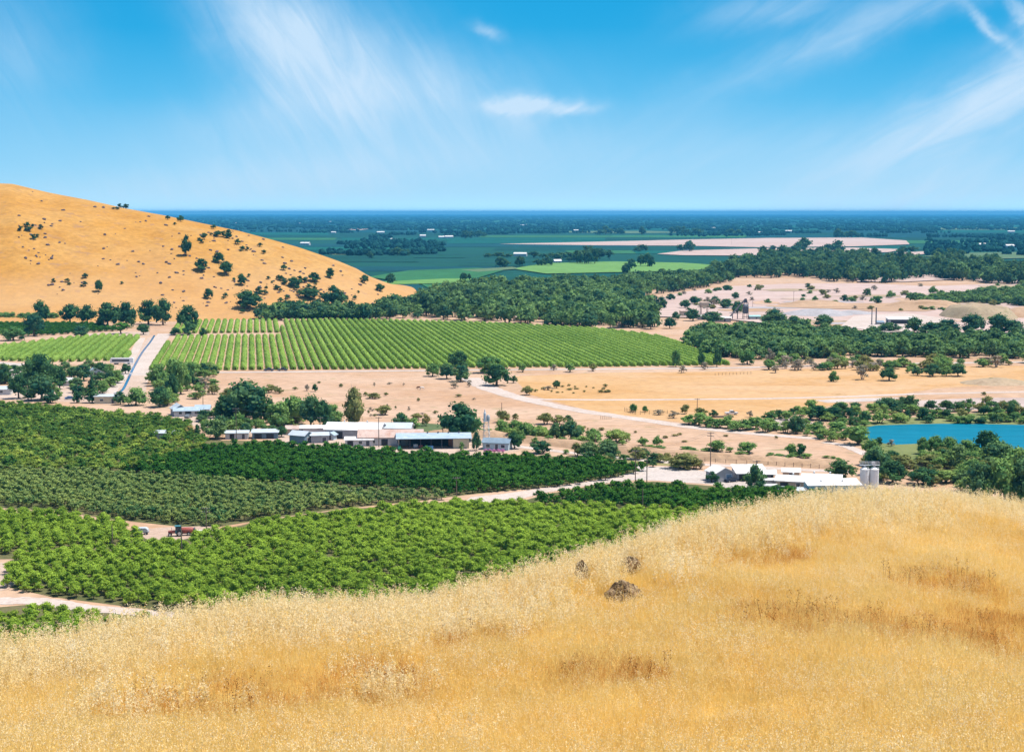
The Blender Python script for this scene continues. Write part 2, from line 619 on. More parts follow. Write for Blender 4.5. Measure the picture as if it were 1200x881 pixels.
edges = [254, 256, 258.5, 261, 264, 267, 270, 273, 276, 279, 282, 286, 290, 294, 298, 303, 308, 313, 319, 326, 334, 344]
rf = random.Random(3)
for i in range(len(edges) - 1):
    ya, yb = edges[i], edges[i + 1]
    x = -150 + rf.uniform(-60, 60)
    while x < 1350:
        wd = rf.uniform(70, 330)
        if not (x + wd > 760 and yb > 300) and rf.random() < .75:
            kind = rf.choices(['deep', 'teal', 'green', 'light', 'sage', 'blue'], [4, 4, 2 if ya > 272 else .4, .5 if ya > 285 else 0, .25 if ya > 280 else .05, 3])[0]
            sh = rf.uniform(-.3, .3) * (yb - ya)
            g_ = rf.uniform(0, 3)
            sheet('crop_field', [(x + g_, ya), (x + wd - g_, ya + rf.uniform(-.2, .2)), (x + wd - g_ + sh * 6, yb - .3), (x + g_ + sh * 6, yb - .3 + rf.uniform(-.2, .2))], CROPS[kind], .6)
        x += wd
for poly, mt in [
    ([(585, 286.6), (700, 284), (800, 281.5), (900, 279.5), (1010, 279), (1062, 282.5), (1066, 287), (1000, 289.5), (890, 290.5), (800, 288.6), (700, 288.2)], pink),
    ([(770, 298.5), (800, 294.5), (900, 291.6), (1000, 291), (1060, 293), (1040, 296.5), (960, 298), (880, 300.5), (800, 300)], pink),
    ([(1040, 297.5), (1080, 295.5), (1110, 297), (1070, 299.5)], pink),
    ([(400, 268.8), (424, 266.8), (436, 268.2), (420, 270.4)], pink), ([(660, 271.5), (760, 271), (820, 273), (740, 274), (668, 273)], CROPS['sage']),
    ([(560, 272), (575, 271.2), (583, 272.4), (570, 273.2)], pink),
    ([(600, 316), (640, 309.5), (720, 307.5), (800, 309), (850, 312.5), (830, 317), (760, 319.5), (690, 321), (640, 322)], CROPS['light']),
    ([(430, 326), (480, 318), (560, 315), (590, 318), (560, 327), (470, 331)], CROPS['green']),
    ([(440, 332), (520, 328), (560, 328), (540, 333), (450, 335)], CROPS['light']),
    ([(380, 297.5), (420, 295.8), (480, 296.3), (462, 298.8), (390, 299.6)], CROPS['sage']),
    ([(540, 317.5), (600, 314), (610, 316), (560, 320)], CROPS['sage']),
    ([(840, 311), (890, 306), (960, 304), (950, 310), (880, 316)], CROPS['green']),
    ([(1080, 301), (1140, 297), (1230, 296), (1230, 303), (1120, 305)], CROPS['sage']),
]:
    sheet('crop_field', poly, mt, 1.1)

# dry fields, yards, quarry ground
sheet('dry_field', [(600, 441), (700, 437), (860, 435), (1000, 430), (1240, 428), (1240, 446), (1180, 450), (1100, 455), (1000, 470), (900, 490), (800, 495), (700, 484), (620, 462)], gold, .02)
sheet('quarry_field', [(768, 352), (800, 343), (860, 336), (930, 333), (1020, 333), (1090, 336), (1150, 334), (1240, 332), (1240, 392), (1100, 392), (1000, 388), (900, 380), (840, 374), (770, 372)], pink, .30)
sheet('quarry_field', [(1000, 325), (1050, 321), (1110, 321), (1120, 328), (1060, 331), (1005, 331)], pink, .34)
sheet('quarry_field', [(1130, 327), (1180, 320), (1260, 319), (1260, 331), (1160, 332)], pink, .38)
rq = random.Random(12)
for i in range(26):
    cx_, cy_ = rq.uniform(790, 1210), rq.uniform(336, 384)
    a_, b_ = rq.uniform(15, 60), rq.uniform(1.0, 3.2)
    n_ = 14
    sheet('quarry_patch', [(cx_ + a_ * rq.uniform(.6, 1.1) * math.cos(2 * PI * q / n_), cy_ + b_ * rq.uniform(.6, 1.1) * math.sin(2 * PI * q / n_)) for q in range(n_)], rq.choice([brown, spoil, straw, pale, gravel_grey, brown]), .40)
sheet('quarry_yard', [(985, 384), (1000, 372), (1060, 368), (1110, 375), (1100, 388), (1040, 391)], road, .42)
sheet('quarry_bank', [(905, 361), (960, 357), (1100, 356), (1110, 361), (1000, 364)], brown, .42)
sheet('yard', [(250, 505), (300, 512), (345, 522), (420, 529), (560, 534), (610, 528), (605, 514), (540, 508), (470, 500), (390, 500), (300, 500)], pale, .02)
sheet('yard', [(0, 424), (28, 426), (55, 432), (40, 442), (0, 446)], conc, .02)
sheet('yard', [(0, 452), (90, 452), (140, 464), (130, 474), (70, 470), (0, 468)], pale, .02)
sheet('yard', [(195, 486), (250, 480), (262, 498), (235, 502)], pale, .02)
sheet('yard', [(160, 622), (185, 618), (250, 616), (262, 622), (215, 632), (190, 642), (176, 636)], pale, .03)
sheet('yard', [(745, 546), (790, 547), (832, 553), (860, 562), (905, 566), (960, 570), (950, 580), (880, 578), (830, 567), (770, 563), (735, 562), (755, 556)], conc, .03)
sheet('yard', [(545, 588), (552, 582), (585, 579), (650, 570), (720, 559), (752, 551), (765, 560), (700, 567), (640, 577), (600, 587), (570, 592)], road, .024)
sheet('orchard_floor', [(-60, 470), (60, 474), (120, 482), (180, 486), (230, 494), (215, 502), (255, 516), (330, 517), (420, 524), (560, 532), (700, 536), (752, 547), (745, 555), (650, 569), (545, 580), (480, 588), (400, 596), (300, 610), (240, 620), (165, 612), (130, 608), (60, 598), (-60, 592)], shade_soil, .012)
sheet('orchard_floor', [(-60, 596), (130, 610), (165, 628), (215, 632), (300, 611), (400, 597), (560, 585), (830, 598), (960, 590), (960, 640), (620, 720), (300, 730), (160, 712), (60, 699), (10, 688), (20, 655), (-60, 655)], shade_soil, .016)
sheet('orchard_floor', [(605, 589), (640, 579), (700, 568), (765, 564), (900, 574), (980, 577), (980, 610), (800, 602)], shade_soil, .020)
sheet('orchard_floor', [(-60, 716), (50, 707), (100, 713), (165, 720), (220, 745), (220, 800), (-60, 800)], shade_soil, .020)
ribbon('dirt_road', [(-60, 662), (6, 664), (12, 676), (-10, 690), (-60, 694)], 6.5, pale, .028)
ribbon('dirt_road', [(-60, 704), (0, 704), (45, 704), (100, 712), (160, 717), (230, 724)], (6.5, 4.5), road, .03)
ribbon('dirt_road', [(550, 443), (566, 452), (590, 461), (630, 471), (680, 481), (740, 490), (800, 499), (850, 505), (905, 510), (960, 514)], (10, 5.5), road, .035)
ribbon('dirt_road', [(965, 518), (985, 521), (1000, 526), (1016, 533)], 4.2, road, .035)
ribbon('dirt_track', [(610, 467.5), (700, 468.5), (800, 468), (900, 467), (1000, 464.5), (1080, 461.5), (1240, 458.5)], 4.6, road, .030)
ribbon('gravel_road', [(215, 437), (300, 436), (420, 435), (560, 433.5), (700, 432.5), (850, 431), (940, 429), (1060, 426), (1240, 424)], 6.0, conc, .032)
ribbon('dirt_road', [(590, 521), (640, 527), (720, 536), (800, 543), (860, 546), (930, 550), (1000, 553)], 4.5, road, .03)
ribbon('dirt_track', [(905, 343), (960, 347), (930, 352), (900, 358)], 9, road, .40)
sheet('canal_bank', [(130, 470), (138, 452), (150, 434), (163, 410), (173, 396), (199, 391), (190, 410), (180, 430), (172, 450), (170, 470)], pale, .02)
ribbon('canal_road', [(164, 440), (174, 420), (183, 404), (193, 391)], 9.0, road, .03, .04)
ribbon('canal_road', [(122, 470), (131, 458), (143, 441), (154, 420), (166, 396)], 5.0, road, .03, .04)
ribbon('irrigation_canal', [(134, 461), (143, 457.5), (149, 447), (156, 432), (166, 414), (176, 401), (181, 393)], 1.3, plain('canal_water', (.03, .16, .34), .1, .2, .2, 0, .5), .05, .02)
ribbon('canal_road', [(148, 437.5), (160, 438), (176, 438)], 3.0, conc, .08, .04)
sheet('pale_shoulder', [(100, 391), (140, 389), (175, 389), (175, 393), (105, 395)], pale, .02)
sheet('lawn', [(0, 378), (60, 377), (120, 379), (135, 385), (60, 391), (0, 391), (-60, 391), (-60, 378)], CROPS['deep'], .03)
sheet('lawn', [(62, 430), (95, 428), (96, 434), (64, 436)], ground_mat('olive_verge', [(.26, .24, .10), (.30, .26, .13), (.22, .2, .09)]), .024)
sheet('lawn', [(470, 494), (560, 500), (560, 510), (470, 504)], ground_mat('weedy_green', [(.10, .14, .06), (.13, .17, .08), (.08, .12, .05)]), .016)
sheet('lawn', [(700, 529), (760, 524), (800, 535), (790, 546), (700, 542)], ground_mat('olive_verge', [(.26, .24, .10)] * 3), .016)
sheet('lake', [(1011, 502), (1026, 498.5), (1060, 497.5), (1100, 496.5), (1160, 497), (1300, 500), (1420, 512), (1420, 545), (1260, 548), (1190, 541), (1165, 530), (1130, 521), (1095, 519), (1050, 521), (1022, 518), (1014, 511)], lake_mat, .03)
sheet('lake_margin', [(1000, 500), (1020, 494), (1060, 490), (1120, 484), (1250, 484), (1440, 500), (1440, 560), (1250, 560), (1180, 552), (1120, 540), (1040, 545), (1010, 525)], ground_mat('marsh_verge', [(.17, .20, .075), (.22, .24, .10), (.12, .16, .06)], (.02, .1, .5)), .018)
sheet('stony_ground', [(1040, 476), (1080, 469), (1150, 466), (1240, 466), (1240, 478), (1120, 481)], ground_mat('stony', [(.48, .39, .36), (.40, .32, .29), (.56, .48, .46)], (.03, .15, .6), (.16, .13, .10, .25, .6), stretch=(.3, 1, 1)), .024)
sheet('stony_ground', [(955, 469), (1010, 466.5), (1060, 466), (1030, 470), (970, 472)], conc, .034)
sheet('stony_ground', [(890, 494), (930, 489), (960, 497), (930, 502), (890, 500)], ground_mat('stony', [(.5, .4, .4)] * 3), .026)
# earth bank between the farmyard and the fields
bank = smooth_line([G(x, y) for x, y in [(500, 506), (560, 510), (640, 519), (720, 528), (800, 535), (880, 541), (950, 545), (1010, 549)]], 10)
P = []
prof = [(-5.5, 0.0), (-3.6, 1.0), (-1.4, 1.9), (.8, 2.0), (3.0, 1.1), (5.5, 0.0)]
rb = np.random.default_rng(5)
for i, p in enumerate(bank):
    d = (bank[min(i + 1, len(bank) - 1)] - bank[max(i - 1, 0)]).normalized()
    nr = Vector((-d.y, d.x, 0))
    e = min(1, i / 6, (len(bank) - 1 - i) / 6)
    for u, h in prof:
        P.append((p.x + nr.x * u, p.y + nr.y * u, h * e * (1 + rb.uniform(-.15, .15)) - (.05 if h == 0 else 0)))
m_ = len(prof)
F = [[i * m_ + j, (i + 1) * m_ + j, (i + 1) * m_ + j + 1, i * m_ + j + 1][::-1] for i in range(len(bank) - 1) for j in range(m_ - 1)]
tag(MB().add(P, F).build('earth_bank', brown), kind='structure')

_nt = hill_mat.node_tree
_k = N(_nt)
_b = next(n for n in _nt.nodes if n.type == 'BSDF_PRINCIPLED')
_src = _b.inputs['Base Color'].links[0].from_socket
_geo = next(n for n in _nt.nodes if n.type == 'NEW_GEOMETRY')
_sz = _k.new('ShaderNodeSeparateXYZ'); _k.put(_sz.inputs[0], _geo.outputs['Position'])
_h = _k.m('ADD', _sz.outputs[2], _k.m('MULTIPLY', _k.noise(_geo.outputs['Position'], .012, 4, .6), 60))
_k.put(_b.inputs['Base Color'], _k.mix(_k.m('MULTIPLY', _k.step(_h, 85, 40), .45), _src, (.52, .32, .17)))

# ------------------------------------------------------------------ value noise for terrain
_perm = np.random.default_rng(11).random((256, 256))


def vnoise(x, y, s):
    x = np.asarray(x, float) / s; y = np.asarray(y, float) / s
    xi = np.floor(x).astype(int); yi = np.floor(y).astype(int)
    fx = x - xi; fy = y - yi
    fx = fx * fx * (3 - 2 * fx); fy = fy * fy * (3 - 2 * fy)
    g = lambda a, b: _perm[a % 256, b % 256]
    return (g(xi, yi) * (1 - fx) + g(xi + 1, yi) * fx) * (1 - fy) + (g(xi, yi + 1) * (1 - fx) + g(xi + 1, yi + 1) * fx) * fy - .5


# ------------------------------------------------------------------ the golden hill
SIL = [(-700, 212), (-300, 196), (-120, 205), (0, 215.5), (22, 216.5), (63, 226), (110, 235), (150, 244), (197, 252.5), (233, 260), (283, 270.5), (320, 280.5), (353, 290), (377, 298.5), (400, 307), (420, 316), (434, 325.5), (450, 333), (467, 341.5), (482, 350), (494, 359)]


def hill_params(q):
    px = 600 + 1900 * q * .994
    Yr = np.interp(px, [-700, 0, 250, 400, 494], [1750, 1600, 1560, 1500, 1390])
    py = np.interp(px, *zip(*SIL))
    hr = CAMZ + Yr * (-(py - HOR) / FPX)
    hr = np.maximum(hr, 0)
    Yb = np.interp(px, [-700, 0, 200, 380, 494], [1120, 1180, 1190, 1240, 1330])
    return Yb, Yr, hr


def hill_z(X, Y):
    X = np.asarray(X, float); Y = np.asarray(Y, float)
    Yb, Yr, hr = hill_params(X / Y)
    t = np.clip((Y - Yb) / (Yr - Yb), 0, 1)
    front = np.sin(t * PI / 2) ** 1.35
    tb = np.clip((Y - Yr) / 420, 0, 1)
    back = np.cos(tb * PI / 2) ** 1.5
    z = hr * np.where(Y < Yr, front, back)
    env = np.clip(hr / 40, 0, 1) * np.sin(np.clip(t, 0, 1) * PI) * np.where(Y < Yr, 1, .3)
    z = z + env * (vnoise(X, Y, 150) * 9 + vnoise(X + 70, Y * .5, 50) * 7 + vnoise(X, Y * .6 + 30, 20) * 2.6)
    return z


qs = np.linspace((-700 - 600) / 1900, (502 - 600) / 1900, 230)
ts = np.concatenate([np.linspace(0, 1, 90), 1 + np.linspace(.03, 1, 16)])
P = np.zeros((len(ts), len(qs), 3))
Yb, Yr, hr = hill_params(qs)
for i, t in enumerate(ts):
    Y = np.where(t <= 1, Yb + (Yr - Yb) * min(t, 1), Yr + 420 * (t - 1))
    X = qs * Y
    P[i, :, 0] = X; P[i, :, 1] = Y; P[i, :, 2] = hill_z(X, Y) - (.4 if t == 0 or t == 2 else 0)
nq = len(qs)
F = np.array([[i * nq + j, i * nq + j + 1, (i + 1) * nq + j + 1, (i + 1) * nq + j] for i in range(len(ts) - 1) for j in range(nq - 1)])
tag(MB().add(P.reshape(-1, 3), F).build('golden_hill', hill_mat, smooth=True), kind='structure')


def on_hill(px, py):
    """where the sight line meets the hill"""
    x, f, u = ray(px, py)
    Y = np.linspace(1100, 1700, 1200)
    t = Y / f
    d = (CAMZ + u * t) - hill_z(x * t, Y)
    k = np.argmax(d < 0)
    if d[k] >= 0: k = len(Y) - 1
    return Vector((x * t[k], Y[k], float(hill_z(x * t[k], Y[k])))), float(Y[k])


# ------------------------------------------------------------------ the grassy hilltop one stands on
CREST = [(-500, 838), (-150, 815), (0, 800), (100, 784), (170, 769), (250, 754), (330, 745), (420, 738), (500, 727), (580, 705), (650, 688), (720, 670), (800, 648), (860, 636), (930, 619), (990, 607), (1060, 600), (1110, 600), (1200, 612), (1350, 618), (1700, 630)]
CREST_Y = [(-500, 34), (0, 38), (400, 44), (600, 47), (870, 56), (1060, 68), (1200, 72), (1700, 74)]


def fg_params(q):
    px = 600 + 1900 * q * .99
    px = px
    return np.interp(px, *zip(*CREST)), np.interp(px, *zip(*CREST_Y))


def slope_at(py):
    return math.tan(PITCH + math.atan((py - CY) / FPX))


SL = np.vectorize(slope_at)


def fg_z(X, Y):
    X = np.asarray(X, float); Y = np.asarray(Y, float)
    q = X / np.maximum(Y, 4.0)
    pc, Yc = fg_params(q)
    Dc = SL(pc) * Yc
    D0, DA = 1.75, SL(905) * 22
    a = (Y - 2) / 20
    drop_near = D0 + (DA - D0) * np.clip(a, -1, 1)
    t = np.clip((Y - 22) / (Yc - 22), 0, 1)
    s0 = (DA - D0) / 20 * (Yc - 22) * .75
    s1 = SL(pc) * .62 * (Yc - 22)
    h00 = 2 * t ** 3 - 3 * t ** 2 + 1; h10 = t ** 3 - 2 * t ** 2 + t; h01 = -2 * t ** 3 + 3 * t ** 2; h11 = t ** 3 - t ** 2
    drop_mid = h00 * DA + h10 * s0 + h01 * Dc + h11 * s1
    e = np.maximum(Y - Yc, 0)
    m1 = SL(pc) * .62
    drop_far = Dc + m1 * e + (.70 - m1) * e * e / (e + 14)
    drop = np.where(Y < 22, drop_near, np.where(Y < Yc, drop_mid, drop_far))
    z = CAMZ - drop
    bump = vnoise(X, Y, 7) * .55 + vnoise(X + 9, Y, 2.6) * .22 + vnoise(X, Y + 5, 1.1) * .10
    return z + bump * np.clip(Y / 14, .1, 1) * np.clip((z + 1) / 6, 0, 1)


qs = np.linspace((-500 - 600) / 1900, (1700 - 600) / 1900, 300)
yy = np.concatenate([np.linspace(-6, 14, 14), np.linspace(15, 86, 150), np.geomspace(88, 300, 40)])
P = []
for Y in yy:
    X = qs * max(Y, 9)
    Z = np.maximum(fg_z(X, np.full_like(X, Y)), -1.5)
    P.append(np.stack([X, np.full_like(X, Y), Z], 1))
P = np.array(P)
nq = len(qs)
F = np.array([[i * nq + j, i * nq + j + 1, (i + 1) * nq + j + 1, (i + 1) * nq + j] for i in range(len(yy) - 1) for j in range(nq - 1)])
tag(MB().add(P.reshape(-1, 3), F).build('grassy_hilltop', fg_soil, smooth=True), kind='structure')

# ================================================================== VEGETATION
def leaf_quads(C, Nrm, size, rg, aspect=.75):
    """one small face per centre, roughly facing Nrm"""
    n = len(C)
    a = np.cross(Nrm, rg.normal(size=(n, 3)))
    a /= np.linalg.norm(a, axis=1, keepdims=True) + 1e-9
    b = np.cross(Nrm, a)
    b /= np.linalg.norm(b, axis=1, keepdims=True) + 1e-9
    s = (size * rg.uniform(.6, 1.35, n))[:, None]
    a = a * s; b = b * s * aspect
    P = np.stack([C - a - b * .4, C + b * .9 - a * .2, C + a + b * .3, C - b + a * .15], 1).reshape(-1, 3)
    F = np.arange(4 * n).reshape(n, 4)
    return P, F


def ico(sub=1):
    t = (1 + 5 ** .5) / 2
    V = np.array([[-1, t, 0], [1, t, 0], [-1, -t, 0], [1, -t, 0], [0, -1, t], [0, 1, t], [0, -1, -t], [0, 1, -t], [t, 0, -1], [t, 0, 1], [-t, 0, -1], [-t, 0, 1]], float)
    F = [[0, 11, 5], [0, 5, 1], [0, 1, 7], [0, 7, 10], [0, 10, 11], [1, 5, 9], [5, 11, 4], [11, 10, 2], [10, 7, 6], [7, 1, 8], [3, 9, 4], [3, 4, 2], [3, 2, 6], [3, 6, 8], [3, 8, 9], [4, 9, 5], [2, 4, 11], [6, 2, 10], [8, 6, 7], [9, 8, 1]]
    V /= np.linalg.norm(V, axis=1, keepdims=True)
    for _ in range(sub):
        V = list(map(tuple, V)); mid = {}; G_ = []
        def mp(i, j):
            key = (min(i, j), max(i, j))
            if key not in mid:
                p = np.array(V[i]) + np.array(V[j]); V.append(tuple(p / np.linalg.norm(p))); mid[key] = len(V) - 1
            return mid[key]
        for a, b, c in F:
            x, y, z = mp(a, b), mp(b, c), mp(c, a)
            G_ += [[a, x, z], [b, y, x], [c, z, y], [x, y, z]]
        V = np.array(V); F = G_
    return np.array(V), np.array(F)


def crown_parts(seed, centers, radii, leaves, leaf, core=.64, up=.35):
    """foliage of a unit tree (1 wide, 1 high): lobes covered in small leaf-clump faces round a rough core"""
    rg = np.random.default_rng(seed)
    mb = MB()
    iv, if_ = ico(1 if leaves > 25 else 0)
    for c, r in zip(centers, radii):
        tv = rg.uniform(.15, .75)
        r = np.array(r) * np.ones(3)
        n = leaves
        d = rg.normal(size=(n, 3)); d /= np.linalg.norm(d, axis=1, keepdims=True)
        d[:, 2] = np.where((d[:, 2] < -.35) & (rg.random(n) < .6), -d[:, 2], d[:, 2])
        Cn = np.array(c) + d * r * rg.uniform(.66, 1.24, n)[:, None]
        nr = d + rg.normal(size=(n, 3)) * .55 + np.array([0, 0, up])
        nr /= np.linalg.norm(nr, axis=1, keepdims=True)
        P, F = leaf_quads(Cn, nr, leaf, rg)
        mb.add(P, F, np.repeat(np.clip(tv + rg.normal(0, .14, n), 0, 1), 4))
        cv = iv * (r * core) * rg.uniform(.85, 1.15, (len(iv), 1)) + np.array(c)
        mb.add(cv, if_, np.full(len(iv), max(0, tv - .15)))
    return mb


def lobes_dome(seed, n, zc=.55, rz=.40, rr=.40, lobe=.17):
    rg = np.random.default_rng(seed)
    C = [(0, 0, zc)]; R = [np.array([rr * .8, rr * .8, rz * .8])]
    for i in range(n):
        a = i * 2.399 + rg.uniform(-.4, .4)
        h = rg.uniform(-.75, 1) if i > 2 else 1
        s = math.sqrt(max(0, 1 - h * h * .92))
        k = rg.uniform(.72, 1.0)
        C.append((math.cos(a) * s * rr * k, math.sin(a) * s * rr * k, zc + h * rz * k * .86))
        q = lobe * rg.uniform(.75, 1.3)
        R.append(np.array([q, q, q * rz / rr * rg.uniform(.75, 1)]))
    return C, R


def lobes_column(seed, n, w0=.5, z0=.12, lobe=.2, hgt=None):
    rg = np.random.default_rng(seed)
    C, R = [], []
    for i in range(n):
        t = (i + .5) / n
        z = z0 + (1 - z0) * t * .93
        ww = w0 * math.sin(PI * min(1, .18 + t * .80)) ** .8
        a = i * 2.399 + rg.uniform(-.5, .5)
        k = rg.uniform(.35, .95)
        C.append((math.cos(a) * ww * k * .6, math.sin(a) * ww * k * .6, z))
        q = lobe * rg.uniform(.7, 1.25) * (.55 + .6 * math.sin(PI * min(1, .15 + t * .8)))
        R.append(np.array([q, q, q * (hgt or .62)]))
    return C, R


def trunk_mb(seed, h=.5, r=.045, limbs=4, spread=.26, multi=1):
    rg = random.Random(seed)
    mb = MB()
    for q in range(multi):
        ox, oy = (0, 0) if multi == 1 else (rg.uniform(-.09, .09), rg.uniform(-.09, .09))
        p = Vector((ox, oy, -.02)); k = Vector((ox * 1.5 + rg.uniform(-.03, .03), oy * 1.5 + rg.uniform(-.03, .03), h * .55)); e = Vector((ox * 2 + rg.uniform(-.04, .04), oy * 2 + rg.uniform(-.04, .04), h))
        mb.tube(p, k, r * 1.15, r * .8, 7); mb.tube(k, e, r * .8, r * .45, 7)
        for i in range(limbs):
            a = i * 2 * PI / limbs + rg.uniform(-.4, .4)
            s = k.lerp(e, rg.uniform(0, .7))
            t = s + Vector((math.cos(a) * spread, math.sin(a) * spread, h * rg.uniform(.35, .7)))
            mb.tube(s, t, r * .45, r * .16, 5)
    return mb


SPECIES = {}


def species(key, fol, crowns, trunks, brk=None):
    SPECIES[key] = dict(fol=fol, crowns=crowns, trunks=trunks, bark=brk or bark, cm=[None] * len(crowns), tm=[None] * len(trunks), fm=[None] * len(crowns))


def ar(f, n, s0):
    return [f(s0 + i) for i in range(n)]


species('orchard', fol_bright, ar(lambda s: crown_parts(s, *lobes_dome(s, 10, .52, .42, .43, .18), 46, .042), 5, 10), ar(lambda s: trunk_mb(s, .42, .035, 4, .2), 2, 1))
species('mottled', fol_mottle, ar(lambda s: crown_parts(s, *lobes_dome(s, 7, .55, .42, .42, .18), 20, .075), 5, 30), ar(lambda s: trunk_mb(s, .4, .035, 3, .2), 2, 3))
species('dark', fol_dark, ar(lambda s: crown_parts(s, *lobes_dome(s, 8, .52, .44, .44, .18), 22, .07), 5, 50), ar(lambda s: trunk_mb(s, .35, .035, 3, .2), 2, 5))
species('patchy', fol_patchy, ar(lambda s: crown_parts(s, *lobes_dome(s, 8, .52, .44, .44, .18), 20, .075), 5, 70), ar(lambda s: trunk_mb(s, .35, .04, 3, .2), 2, 7))
species('wood', fol_wood, ar(lambda s: crown_parts(s, *lobes_dome(s, 11, .47, .46, .42, .20), 18, .085), 6, 90), ar(lambda s: trunk_mb(s, .4, .035, 4, .22), 2, 9))
species('oak', fol_oak, ar(lambda s: crown_parts(s, *lobes_dome(s, 20, .49, .46, .41, .17), 46, .040), 4, 110), ar(lambda s: trunk_mb(s, .45, .045, 5, .25), 3, 11))
species('round', fol_wood, ar(lambda s: crown_parts(s, *lobes_dome(s, 19, .48, .47, .41, .17), 46, .040), 4, 130), ar(lambda s: trunk_mb(s, .42, .04, 5, .25), 3, 15))
species('willow', fol_willow, ar(lambda s: crown_parts(s, *lobes_dome(s, 20, .47, .48, .41, .17), 46, .042), 4, 150), ar(lambda s: trunk_mb(s, .42, .04, 5, .25), 3, 19))
species('eucalyptus', fol_olive, ar(lambda s: crown_parts(s, *lobes_column(s, 20, .5, .16, .25), 44, .046), 3, 170), ar(lambda s: trunk_mb(s, .75, .04, 5, .16), 2, 23), bark_pale)
species('shrub', fol_olive, ar(lambda s: crown_parts(s, *lobes_dome(s, 13, .44, .46, .42, .17), 34, .05), 4, 190), ar(lambda s: trunk_mb(s, .3, .03, 3, .2, 3), 2, 27))
species('green_shrub', fol_willow, ar(lambda s: crown_parts(s, *lobes_dome(s, 13, .44, .46, .42, .17), 34, .05), 4, 210), ar(lambda s: trunk_mb(s, .3, .03, 3, .2, 3), 2, 31))
species('dark_shrub', fol_oak, ar(lambda s: crown_parts(s, *lobes_dome(s, 13, .46, .46, .42, .17), 34, .05), 4, 230), ar(lambda s: trunk_mb(s, .3, .03, 3, .2, 3), 2, 35))
species('grey_shrub', fol_grey, ar(lambda s: crown_parts(s, *lobes_dome(s, 11, .5, .42, .40, .15), 26, .045, .5), 3, 250), ar(lambda s: trunk_mb(s, .4, .03, 4, .24, 3), 2, 39), bark_pale)
species('cypress', fol_oak, ar(lambda s: crown_parts(s, *lobes_column(s, 16, .32, .05, .34, .42), 34, .06), 2, 270), ar(lambda s: trunk_mb(s, .5, .05, 2, .1), 1, 43))
species('conifer', fol_oak, ar(lambda s: crown_parts(s, [(.0 + .16 * (1 - z) * math.cos(z * 37), .16 * (1 - z) * math.sin(z * 37), .12 + z * .84) for z in np.linspace(0, 1, 15)], [np.array([.42 * (1 - z) + .05, .42 * (1 - z) + .05, .10]) for z in np.linspace(0, 1, 15)], 36, .05), 2, 290), ar(lambda s: trunk_mb(s, .8, .04, 3, .1), 1, 47))
species('hillside', fol_oak, ar(lambda s: crown_parts(s, *lobes_dome(s, 11, .52, .44, .42, .18), 20, .075), 4, 310), ar(lambda s: trunk_mb(s, .4, .04, 4, .22), 2, 49))


def crown_mesh(k, i):
    S = SPECIES[k]; i %= len(S['crowns'])
    if S['cm'][i] is None: S['cm'][i] = S['crowns'][i].mesh('crown', S['fol'])
    return S['cm'][i]


def trunk_mesh(k, i):
    S = SPECIES[k]; i %= len(S['trunks'])
    if S['tm'][i] is None: S['tm'][i] = S['trunks'][i].mesh('trunk', S['bark'], True)
    return S['tm'][i]


def full_arrays(k, i):
    """crown and trunk together, for copies too small to show their parts"""
    S = SPECIES[k]; i %= len(S['crowns'])
    c, t = S['crowns'][i], S['trunks'][i % len(S['trunks'])]
    return c, t


def full_mesh(k, i):
    S = SPECIES[k]; i %= len(S['crowns'])
    if S['fm'][i] is None:
        c, t = full_arrays(k, i)
        mb = MB()
        for src, mi in ((c, 0), (t, 1)):
            off = mb.n
            mb.V += src.V; mb.T += src.T
            mb.F += [f + off for f in src.F]; mb.MI += [np.full(len(f), mi, int) for f in src.F]
            mb.n += src.n
        S['fm'][i] = mb.mesh(k + '_tree', [S['fol'], S['bark']])
    return S['fm'][i]


def tree(name, k, loc, wd, ht, label, cat='tree', group=None, bright=.5, yellow=0.0, parts=True, rg=random):
    i = rg.randrange(100)
    rz = rg.uniform(0, 2 * PI)
    if parts:
        r = empty(name, loc, rz, (wd, wd, ht))
        c = link_mesh('crown', crown_mesh(k, i), r); link_mesh('trunk', trunk_mesh(k, i), r)
        c.color = (bright, yellow, 0, 1)
    else:
        r = link_mesh(name, full_mesh(k, i), None, loc, rz, (wd, wd, ht))
        r.color = (bright, yellow, 0, 1)
    tag(r, label, cat, group)
    return r


